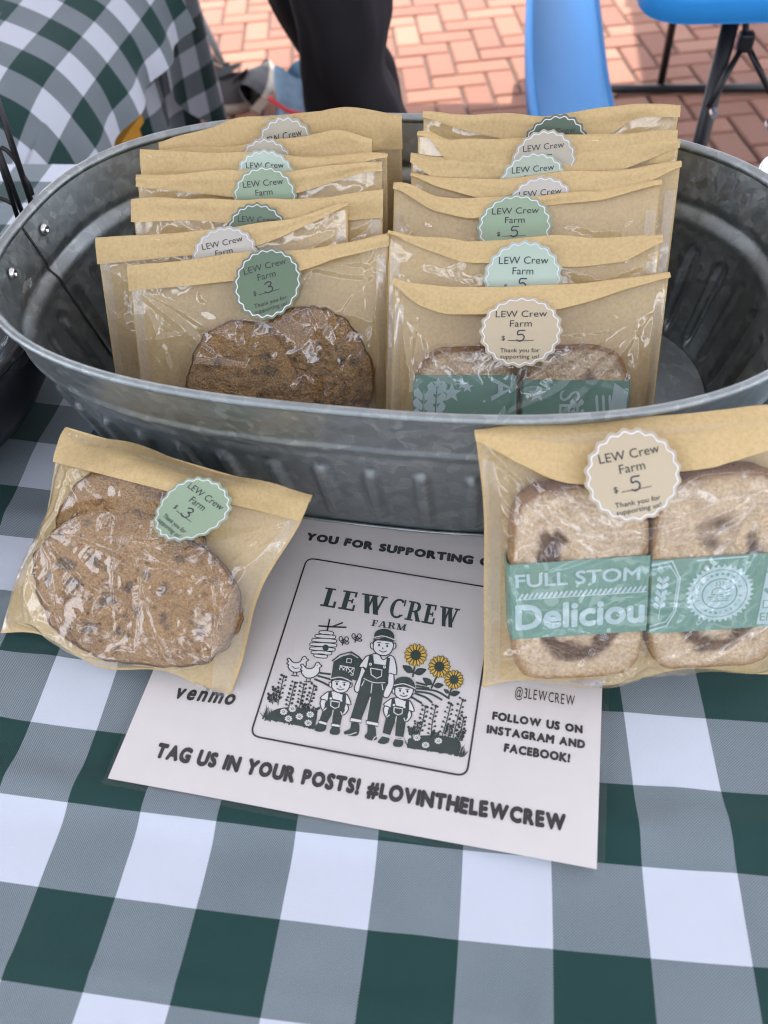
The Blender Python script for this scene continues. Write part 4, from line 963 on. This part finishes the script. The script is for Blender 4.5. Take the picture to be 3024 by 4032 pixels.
        line_(o_([(530, 716), (588, 726), (584, 758), (556, 768), (528, 750), (530, 716)]), 6, Wh, 6); line_(o_([(545, 780), (540, 812)]), 5, Wh, 6); line_(o_([(496, 768), (480, 782)]), 6, Wh, 6); line_(o_([(598, 790), (606, 810)]), 6, Wh, 6)
        for x, y in ((528, 700), (600, 714)): dot(x+dx, y+dy, 8, Wh, 6)
        for sh, cf in (([(452, 872), (496, 884), (490, 918), (455, 930), (418, 920), (424, 902)], [(448, 850), (504, 866), (500, 886), (446, 872)]), ([(540, 888), (584, 894), (592, 932), (570, 950), (528, 944), (522, 922)], [(534, 870), (594, 880), (590, 900), (530, 890)])):
            poly(o_(sh), K, 5, 3)
            if not dx: out(o_(cf), 5, Wh, 6, 1)
            else: line_(o_([cf[2], cf[3]]), 5, Wh, 6)
        eye_face(596+dx, 606+dy, 60, 56, 7); poly(o_([(530, 600), (528, 566), (600, 560), (672, 588), (668, 612), (655, 590), (600, 576), (545, 578)]), K, 8.6)
        poly(o_([(530, 562), (540, 526), (575, 508), (620, 508), (655, 528), (672, 560), (672, 590), (630, 576), (580, 562), (528, 576)]), K, 9, 3); line_(o_([(530, 566), (590, 555), (640, 570), (674, 588)]), 6, Wh, 10, 4)
    # plants, daisies, grass
    rnd = random.Random(12)
    def stalk(x0, y0, x1, y1, w_=6):
        mid = ((x0+x1)/2+rnd.uniform(-8, 8), (y0+y1)/2); cps = curve([(x0, y0), mid, (x1, y1)], 7); line_(cps, w_, K, 1)
        for i, p in enumerate(cps[2:]):
            s_ = 1 if i % 2 else -1; q = (p[0]+s_*rnd.uniform(14, 24), p[1]-rnd.uniform(6, 16)); line_([p, q], 4, K, 1); dot(q[0], q[1], rnd.uniform(7, 10), K, 1)
        dot(x1, y1, 9, K, 1)
    for a in ((165, 745, 205, 548), (235, 780, 283, 592), (308, 790, 345, 604), (355, 800, 415, 612), (160, 730, 150, 635), (395, 840, 428, 772), (130, 740, 118, 680), (352, 800, 350, 742)): stalk(*a)
    for a in ((1130, 970, 1180, 752), (1215, 980, 1250, 748), (1290, 970, 1355, 735), (1365, 985, 1435, 708), (1090, 980, 1128, 866), (1395, 1000, 1442, 832), (1330, 980, 1350, 885), (1400, 1010, 1440, 930), (1085, 960, 1085, 902), (1245, 985, 1245, 935)): stalk(*a)
    def grass(x0, x1, yb, slope, n, hmin, hmax, fan):
        for i in range(n):
            f = i/(n-1); x = x0+(x1-x0)*f; y = yb+slope*f+rnd.uniform(-18, 4); ln = rnd.uniform(hmin, hmax); ln_ = (f-.5)*fan+rnd.uniform(-22, 22)
            poly([(x-5, y), (x+ln_*.5-4, y-ln*.6), (x+ln_, y-ln), (x+ln_*.5+5, y-ln*.5), (x+6, y)], K, 1+.01*(i % 9))
    poly([(80, 842), (110, 800), (170, 770), (260, 760), (350, 770), (430, 790), (425, 870), (405, 905), (300, 885), (180, 862)], K, 1, 3)
    grass(70, 420, 850, 62, 34, 35, 85, 70); grass(60, 150, 852, 12, 12, 25, 110, -60)
    poly([(1060, 975), (1120, 955), (1250, 950), (1350, 965), (1420, 1000), (1400, 1080), (1280, 1070), (1150, 1050), (1060, 1035)], K, 1, 3)
    grass(1060, 1430, 1040, 62, 34, 35, 90, 90); grass(1330, 1440, 1085, 20, 14, 30, 110, 60)
    for x, y in ((205, 793), (265, 773), (238, 840), (313, 825), (387, 810), (373, 868), (1120, 968), (1180, 1018), (1268, 990)):
        for j in range(9):
            a = 2*math.pi*j/9; ca, sa = math.cos(a), math.sin(a)
            poly([(x+ca*l*26-sa*s_*26, y+sa*l*22+ca*s_*22) for l, s_ in ((.3, -.1), (.85, -.24), (1.05, 0), (.85, .24), (.3, .1))], Wh, 3)
        dot(x, y, 9, Bk, 4); dot(x, y, 5, Wh, 5)
    g.build('farm_drawing', None, t, False, [M_INKG, M_WHITE, M_YELLOW, M_INK])
sign()
# ------------------------------------------------------------------ neighbouring stall: cloth over a raised table, left behind the tub
def neighbour_cloth():
    ca = {-9: (-.80, .086), -6: (-.66, .086), -4: (-.565, .085), -3: (-.518, .081), -2: (-.473, .073), -1: (-.431, .062), 0: (-.391, .044), 1: (-.352, .018), 2: (-.326, -.020), 3: (-.311, -.063), 3.7: (-.307, -.095)}
    ka = sorted(ca); xa, za = [ca[k][0] for k in ka], [ca[k][1] for k in ka]
    cs = curve(list(zip(ka, xa, za)), 8); A = [c[0] for c in cs]
    m = MB(); uv = []
    B = np.linspace(-8, 5.2, 60); G = []
    for (a, x, z) in cs:
        row = []
        for b in B:
            hem = .006*math.sin(b*2.1)*max(0, a-2.2)
            row.append((x-.003*b+hem, .966-.0455*b, z-.0045*b-(.0022*b*b if b > 0 else 0)*(1 if a < 1.5 else .6)+.002*math.sin(a*1.1+b*.6))); uv.append((a+41, b+41))
        G.append(row)
    m.grid(G); o = m.build('draped_cloth', M_CLOTH2, None, True); setuv(o, uv)
    tag(o, 'green gingham cloth spilling over the edge of a raised table behind the wire stand', 'tablecloth')
    t = thing('side_tablecloth', 'shaded green gingham cloth hanging in folds behind the spilling one, beside the metal chair legs', 'tablecloth', (-.42, 1.35, 0))
    def sheet(x0, ya, yb, top, bot, ph, nm):
        m = MB(); uv = []; G = []
        for y in np.linspace(ya, yb, 60):
            f = (y-ya)/(yb-ya); row = []; zt, zb = top(f), bot(f)
            for z in np.linspace(zt, zb, 30):
                d = max(0, -z)*.9
                row.append((x0+.035*math.sin(y*23+ph)*min(1, .25+d*2)-.05*d, y+.03*d*math.sin(y*9), z)); uv.append((y*21.74+.3*ph, z*21.74+3))
            G.append(row)
        m.grid(G); o = m.build(nm, M_CLOTH2, t, True); setuv(o, uv)
    sheet(-.43, .98, 1.64, lambda f: .07, lambda f: -.62, .4, 'hanging_side')
    sheet(-.385, 1.26, 1.645, lambda f: .08, lambda f: -.01-.40*f, 1.6, 'overlap_layer')
    p = aty(268, 278, 1.10); k = MB(); k.box((p.x-.16, 1.02, p.z-.30), (p.x-.022, 1.20, p.z-.040)); k.box((p.x-.17, 1.01, p.z-.040), (p.x-.015, 1.21, p.z-.025))
    cr = thing('orange_crate', 'orange wooden crate peeking out under the gingham cloth edge', 'crate', (p.x-.08, 1.14, p.z-.3)); k.build('crate_body', plain('orange_wood', (.55, .26, .02), .6, .2, 30), cr)
neighbour_cloth()

# ------------------------------------------------------------------ blue folding picnic table with its bench
def rounded_slab(x0, y0, x1, y1, z0, z1, r, e, bow=0.0):
    m = MB(); out = []
    for cx, cy, a0 in ((x1-r, y1-r, 0), (x0+r, y1-r, 90), (x0+r, y0+r, 180), (x1-r, y0+r, 270)):
        for a in np.linspace(R_(a0), R_(a0+90), 12): out.append((cx+r*math.cos(a), cy+r*math.sin(a)))
    den = []
    for i in range(len(out)):
        a, b = np.array(out[i]), np.array(out[(i+1) % len(out)]); n = max(1, int(np.linalg.norm(b-a)/.06))
        for k in range(n): den.append(a+(b-a)*k/n)
    den = np.array(den); cen = np.array(((x0+x1)/2, (y0+y1)/2))
    if bow:
        den[:, 0] += .022*np.exp(-np.clip(den[:, 1]-y0, 0, None)/.16)-.008
        q = (den[:, 1]-y0)/(y1-y0); den[:, 0] += np.sign(den[:, 0]-cen[0])*bow*np.sin(math.pi*q)
    tn = np.roll(den, -1, 0)-np.roll(den, 1, 0); tn /= np.linalg.norm(tn, axis=1)[:, None]; nr = np.c_[tn[:, 1], -tn[:, 0]]
    rings = [(-e*.0-.5*min(r, .03), z1), (-e, z1-.0006)]+[(-e+e*math.sin(a), z1-e+e*math.cos(a)) for a in np.linspace(.3, math.pi/2, 6)]+[(0, z0+e*.5), (-e*.5, z0)]
    n = len(den); V = [(p[0]+q[0]*o, p[1]+q[1]*o, z) for o, z in rings for p, q in zip(den, nr)]
    Fs = [(i*n+j, (i+1)*n+j, (i+1)*n+(j+1) % n, i*n+(j+1) % n) for i in range(len(rings)-1) for j in range(n)]
    m.add(V, [f[::-1] for f in Fs]+[tuple(range(n)), tuple(range(len(V)-1, len(V)-n-1, -1))]); return m
def picnic():
    blue = plain('blue_plastic', (.030, .295, .74), .55, .05, 40, .15, 700, spec=.3); t = thing('picnic_table', 'bright blue plastic picnic table with attached bench and black tube legs', 'picnic table', (.8, 1.9, GZ))
    rounded_slab(.466, 1.240, 1.30, 2.95, -.042, .0, .075, .012).build('tabletop', blue, t, True)
    rounded_slab(.312, 1.462, .484, 2.95, -.345, -.300, .055, .014, .006).build('bench_seat', blue, t, True)
    def tb(nm, pts, r=.0125): k = MB(); k.tube(pts, r, 12); k.build(nm, M_WIRE, t, True)
    for x, y in ((.617, 1.33), (1.15, 1.33)): tb('leg', [(x, y, -.045), (x-.004, y, -.72)], .0135)
    for x, y in ((.757, 2.68), (1.12, 2.68)): tb('leg', [(x, y, -.045), (x, y, -.735)])
    tb('foot_bar', [(.40, 2.655, -.727), (1.4, 2.645, -.727)], .0125); tb('leg', [(.40, 2.655, -.345), (.40, 2.655, -.735)]); tb('leg', [(.40, 1.72, -.345), (.40, 1.72, -.735)])
    h = aty(1610, 90, 1.33)
    for q, yy in (((1672, 215), 1.30), ((1530, 232), 1.27), ((1611, 40), 1.33)): tb('brace', [h, aty(*q, yy)], .005)
    k = MB(); k.box((h.x-.012, h.y-.012, h.z-.014), (h.x+.012, h.y+.012, h.z+.014)); bevel(k.build('brace_hub', M_WIRE, t), .004)
    for x, y in ((1541, 242), (1660, 268)):
        p = aty(x, y, 1.255); k = MB(); k.tube([p+Vector((0, .004, 0)), p+Vector((0, -.012, 0))], .006, 8); k.build('bolt', M_CHROME, t)
picnic()

# ------------------------------------------------------------------ person standing behind the stall (only the trousers are in view)
def skinned(name, vs, es, rad, m, parent, sub=2):
    me = bpy.data.meshes.new(name); o = bpy.data.objects.new(name, me); C.objects.link(o)
    if parent is not None: o.parent = parent; L = Vector(parent.location)
    else: L = Vector((0, 0, 0))
    me.from_pydata([tuple(Vector(v)-L) for v in vs], es, []); me.materials.append(m)
    md = o.modifiers.new('skin', 'SKIN'); md.use_smooth_shade = True
    for i, r in enumerate(rad): me.skin_vertices[0].data[i].radius = r if hasattr(r, '__len__') else (r, r)
    me.skin_vertices[0].data[0].use_root = True
    sb = o.modifiers.new('sub', 'SUBSURF'); sb.levels = sub; sb.render_levels = sub
    return o
def person():
    skin = plain('skin', (.50, .30, .22), .5); blk = plain('black_trousers', (.0075, .0062, .009), .85, .3, 25, .5, 350); sh = plain('dark_shirt', (.05, .05, .06), .8)
    t = thing('person', 'person in loose black trousers standing behind the tub, seen from the legs', 'person', (-.04, 1.56, GZ))
    V = [(-.08, 1.56, .24), (-.08, 1.57, .42), (-.08, 1.57, .62), (-.08, 1.56, .76), (-.07, 1.54, .84), (-.06, 1.53, .95),
         (-.05, 1.50, .16), (-.045, 1.50, -.22), (.02, 1.53, -.64), (.06, 1.44, -.69), (-.12, 1.64, .16), (-.085, 1.66, -.22), (-.03, 1.75, -.64), (.03, 1.68, -.69),
         (.0, 1.42, .68), (.05, 1.38, .42), (.02, 1.42, .22), (-.16, 1.72, .68), (-.18, 1.76, .42), (-.14, 1.72, .22)]
    E = [(0, 1), (1, 2), (2, 3), (3, 4), (4, 5), (0, 6), (6, 7), (7, 8), (8, 9), (0, 10), (10, 11), (11, 12), (12, 13), (2, 14), (14, 15), (15, 16), (2, 17), (17, 18), (18, 19)]
    r = [.13, .12, .14, .06, .055, .095, .075, .055, .038, .035, .075, .055, .038, .035, .055, .042, .034, .055, .042, .034]
    skinned('body', V, E, r, skin, t)
    skinned('shirt', [(-.08, 1.56, .22), (-.08, 1.57, .42), (-.08, 1.57, .64), (.0, 1.42, .67), (.04, 1.39, .5), (-.16, 1.72, .67), (-.18, 1.75, .5)], [(0, 1), (1, 2), (2, 3), (3, 4), (2, 5), (5, 6)], [.15, .14, .16, .075, .062, .075, .062], sh, t)
    skinned('hair', [(-.085, 1.55, 1.0), (-.11, 1.56, .93)], [(0, 1)], [.085, .075], M_WIRE, t)
    # trousers: two loose legs and a seat, lofted with folds
    m = MB()
    def leg(ks, ph):
        cs = curve(ks, 8); G = []; n = 40
        for (x, y, z, rx, ry) in cs:
            row = []
            for j in range(n):
                a = 2*math.pi*j/n; f = 1+.06*math.sin(3*a+z*9+ph)+.16*noise.noise(Vector((math.cos(a)*1.6, math.sin(a)*1.6, z*5+ph)))+.06*abs(noise.noise(Vector((math.cos(a)*3, math.sin(a)*3, z*14+ph))))+.03*math.sin(z*34+2*math.cos(a+ph))
                row.append((x+rx*f*math.cos(a), y+ry*f*math.sin(a), z))
            G.append(row+[row[0]])
        m.grid(G)
    leg([(-.075, 1.56, .30, .165, .135), (-.065, 1.54, .16, .13, .12), (-.055, 1.51, 0, .108, .11), (-.038, 1.50, -.10, .094, .10), (-.050, 1.50, -.19, .084, .095), (-.030, 1.505, -.27, .098, .10), (.004, 1.52, -.42, .110, .11), (.03, 1.53, -.66, .112, .12)], .3)
    leg([(-.10, 1.60, .26, .14, .12), (-.13, 1.63, .10, .11, .11), (-.145, 1.64, -.08, .092, .10), (-.105, 1.66, -.19, .085, .095), (-.065, 1.69, -.29, .09, .10), (-.04, 1.73, -.45, .10, .11), (-.03, 1.75, -.66, .105, .115)], 1.7)
    m.build('trousers', blk, t, True)
    for (x, y) in ((.05, 1.47), (.02, 1.70)):
        k = MB(); shoe_shape(k, (x+.07, y-.02, GZ), .27, -20, 0); k.build('shoe', M_WIRE, t, True)
def shoe_shape(k, at_, L, yaw, roll, mi=(0, 0, 0)):   # toe along +x before the turn
    cy, sy, cr, srr = math.cos(R_(yaw)), math.sin(R_(yaw)), math.cos(R_(roll)), math.sin(R_(roll))
    def T(x, y, z):
        y, z = y*cr-z*srr, y*srr+z*cr
        return (at_[0]+x*cy-y*sy, at_[1]+x*sy+y*cy, at_[2]+z)
    def half(f): return L*(.13+.055*math.sin(math.pi*min(1, f*1.15))-.02*math.exp(-((f-.42)/.15)**2))*(1-max(0, f-.86)**2*26)*min(1, .62+f*4)
    def top(f): return L*(.34-.03*f if f < .34 else .33-.42*(f-.34)+.08*max(0, f-.7)**2) if f < .92 else L*(.10-.8*(f-.92))
    fs = np.linspace(0, 1, 26); G = []
    for f in fs:
        w_, h = half(f), top(f); row = []
        for a in np.linspace(0, math.pi, 15): row.append(T(L*(f-.5), w_*math.cos(a)*(.94+.06*math.cos(a)**2), L*.09+(h-L*.09)*math.sin(a)**.8))
        G.append(row)
    k.grid(G, mi[0])
    S = []
    for f in fs:
        w_ = half(f)*1.06; z1 = L*.10+.012*(f > .8)*(f-.8); S.append([T(L*(f-.5)*1.02, s*w_, z) for s, z in ((1, z1), (1.04, L*.05), (1, 0), (-1, 0), (-1.04, L*.05), (-1, z1))])
    k.grid(S, mi[1]); k.add(S[0], [(0, 1, 2, 3, 4, 5)], mi[1]); k.add(S[-1], [(5, 4, 3, 2, 1, 0)], mi[1])
    op = [T(L*(-.5+.20+.17*math.cos(a)), half(.2)*.72*math.sin(a), L*(.345-.05*math.cos(a))+.004) for a in np.linspace(0, 2*math.pi, 20, endpoint=False)]
    k.add(op, [tuple(range(20))], mi[2])
person()
M_SHOE, M_SOLE, M_DARK = plain('grey_shoe', (.075, .072, .075), .8, .2, 60), plain('beige_sole', (.42, .37, .30), .7), plain('shoe_lining', (.008, .008, .009), .9)
for (x, y), L, yaw, roll, lab in (((-.775, 2.56), .33, 186, 0, 'dark grey sneaker with beige sole on the bricks by the chair legs'), ((-.555, 2.60), .29, 100, -40, 'grey sneaker tipped on its side showing a pale sole')):
    t = thing('sneaker', lab, 'shoe', (x, y, GZ), 'sneakers on the bricks'); k = MB(); shoe_shape(k, (x, y, GZ+(.05 if roll else .001)), L, yaw, roll, (0, 1, 2)); k.build('shoe_body', None, t, True, [M_SHOE, M_SOLE, M_DARK])
# blue and red cloth shape standing in for a jeans hem and shoe
t = thing('hem_stand_in', 'light blue cloth and red strap standing in for a jeans hem and shoe, beside the black trousers', 'bag', (-.45, 2.5, GZ))
k = MB(); c0 = Vector((-.435, 2.50, GZ))
k.grid([[c0+Vector(((.075-.03*h)*math.cos(a)*(1+.16*math.sin(3*a+4*h)), (.05-.02*h)*math.sin(a)*(1+.1*math.sin(5*a)), .15*h+.02*math.sin(2*a)*h)) for h in np.linspace(0, 1, 10)] for a in np.linspace(0, 2*math.pi, 28, endpoint=False)], 0, True)
k.build('hem_cloth', plain('blue_denim', (.20, .33, .44), .8, .25, 60), t, True)
k = MB(); k.tube(curve([c0+Vector((-.07, -.06, .09)), c0+Vector((0, -.075, .05)), c0+Vector((.075, -.055, .03)), c0+Vector((.10, .0, .03))], 6), .007); k.build('strap', plain('red_strap', (.50, .03, .04), .5), t, True)

# ------------------------------------------------------------------ folding chair legs at the far left
t = thing('folding_chair', 'grey metal tube frame of a folding chair standing on the bricks', 'chair', (-.755, 2.80, GZ)); M_TUBE = plain('grey_tube', (.16, .17, .17), .35, .1, metal=.7)
j = Vector((-.755, 2.80, -.715))
for q, yy, r in (((412, -12), 3.0, .013), ((372, 42), 2.62, .013), ((372, 98), 2.45, .013)):
    e_ = aty(*q, yy); k = MB(); k.tube([j, e_, e_+(e_-j)*.5], r, 12); k.build('leg_tube', M_TUBE, t, True)
k = MB(); k.tube([j+Vector((0, 0, .03)), j+Vector((.012, -.01, -.02))], .019, 12); k.build('foot_cap', M_DARK, t, True)

# ------------------------------------------------------------------ black wire stand with its bowls at the left edge
def stand():
    t = thing('wire_stand', 'black two-tier wire stand with bowls at the left of the tub', 'stand', (-.215, .30, 0))
    def bowl(cx, cy, prof, m, nm):
        k = MB(); k.grid([[(cx+r*math.cos(a), cy+r*math.sin(a), z) for r, z in prof] for a in np.linspace(0, 2*math.pi, 64, endpoint=False)], 0, True); return k.build(nm, m, t, True)
    bowl(-.222, .295, [(.001, .004), (.09, .004), (.125, .02), (.148, .05), (.152, .075), (.146, .088), (.142, .088), (.143, .07), (.12, .03), (.085, .012), (.001, .012)], M_BASKET, 'lower_bowl')
    brown = plain('dark_brown_bowl', (.035, .024, .024), .45)
    bowl(-.262, .40, [(.001, .165), (.05, .168), (.085, .185), (.105, .215), (.108, .245), (.104, .262), (.10, .262), (.10, .24), (.08, .195), (.001, .178)], brown, 'upper_bowl')
    def w(pts, r=.0024): k = MB(); k.tube(curve(pts, 6) if len(pts) > 2 else pts, r, 10); k.build('wire', M_WIRE, t, True)
    Y0 = .415
    def a(x, y, yy=Y0): return aty(x, y, yy)
    p, q = a(3, 243), a(64, 427); w([p+(p-q)*.6, q+(q-p)*.35])
    for (x0, y0, x1, y1) in ((0, 350, 33, 453), (5, 344, 43, 446)):
        p, q = a(x0, y0), a(x1, y1); w([p+(p-q)*.8, q+(q-p)*.35], .002)
    w([a(3, 318), a(16, 326), a(34, 347), a(44, 369), a(52, 383), a(62, 398), a(70, 420)], .0018)
    w([a(-8, 425), a(8, 430), a(30, 442)], .0018)
    k = MB(); k.grid([[(-.222+(.150+.0035*math.cos(b))*math.cos(c), .295+(.150+.0035*math.cos(b))*math.sin(c), .090+.0035*math.sin(b)) for b in np.linspace(0, 2*math.pi, 9)] for c in np.linspace(0, 2*math.pi, 72, endpoint=False)], 0, True); k.build('rim_wire', M_WIRE, t, True)
    # clear bag of rolls in the lower bowl
    c = Vector((-.145, .305, .098)); m = MB(); n1, n2 = 60, 40; G = []
    for i in range(n1):
        th = 2*math.pi*i/n1; row = []
        for jx in range(n2):
            ph = math.pi*(jx+.02)/(n2-.96); d = Vector((math.sin(ph)*math.cos(th), math.sin(ph)*math.sin(th), math.cos(ph)))
            f = 1+.16*noise.noise(d*2.3)+.10*abs(noise.noise(d*5+Vector((3, 1, 0))))+.05*abs(noise.noise(d*11)); f += .35*max(0, d.z-.75)
            row.append(c+Vector((d.x*.072, d.y*.085, d.z*.060))*f)
        G.append(row)
    m.grid(G, 0, True); bg_ = thing('cellophane_bag', 'crinkled clear cellophane bag lying in the lower bowl of the wire stand', 'bag', c); m.build('film_wrap', M_FILM, bg_, True)
    m = MB(); G = []
    for i in range(64):
        th = 2*math.pi*i/64; row = []
        for jx in range(36):
            ph = math.pi*(jx+.02)/35.04; d = Vector((math.sin(ph)*math.cos(th), math.sin(ph)*math.sin(th), math.cos(ph))); row.append(c+Vector((-.012, -.01, -.012))+Vector((d.x*.052, d.y*.062, d.z*.038))*(1+.05*noise.noise(d*3)+.015*noise.noise(d*14)))
        G.append(row)
    m.grid(G, 0, True); o = m.build('bread_roll', None, None, True, [plain('roll_crust', (.25, .12, .05), .6, .35, 70, .5, 500)]); tag(o, 'brown bread roll inside the clear cellophane bag', 'bread roll')
stand()
# shiny bowl at the right edge, behind the tub
k = MB(); prof = [(.001, .006), (.055, .006), (.085, .025), (.098, .05), (.103, .052), (.103, .055), (.097, .055), (.083, .03), (.054, .011), (.001, .011)]
k.grid([[(.566+.52*r*math.cos(a), .622+.52*r*math.sin(a), z*.9) for r, z in prof] for a in np.linspace(0, 2*math.pi, 64, endpoint=False)], 0, True)
tag(k.build('metal_bowl', plain('polished_steel', (.75, .75, .75), .15, .03, metal=1), None, True), 'shiny steel bowl at the right behind the tub rim', 'bowl')
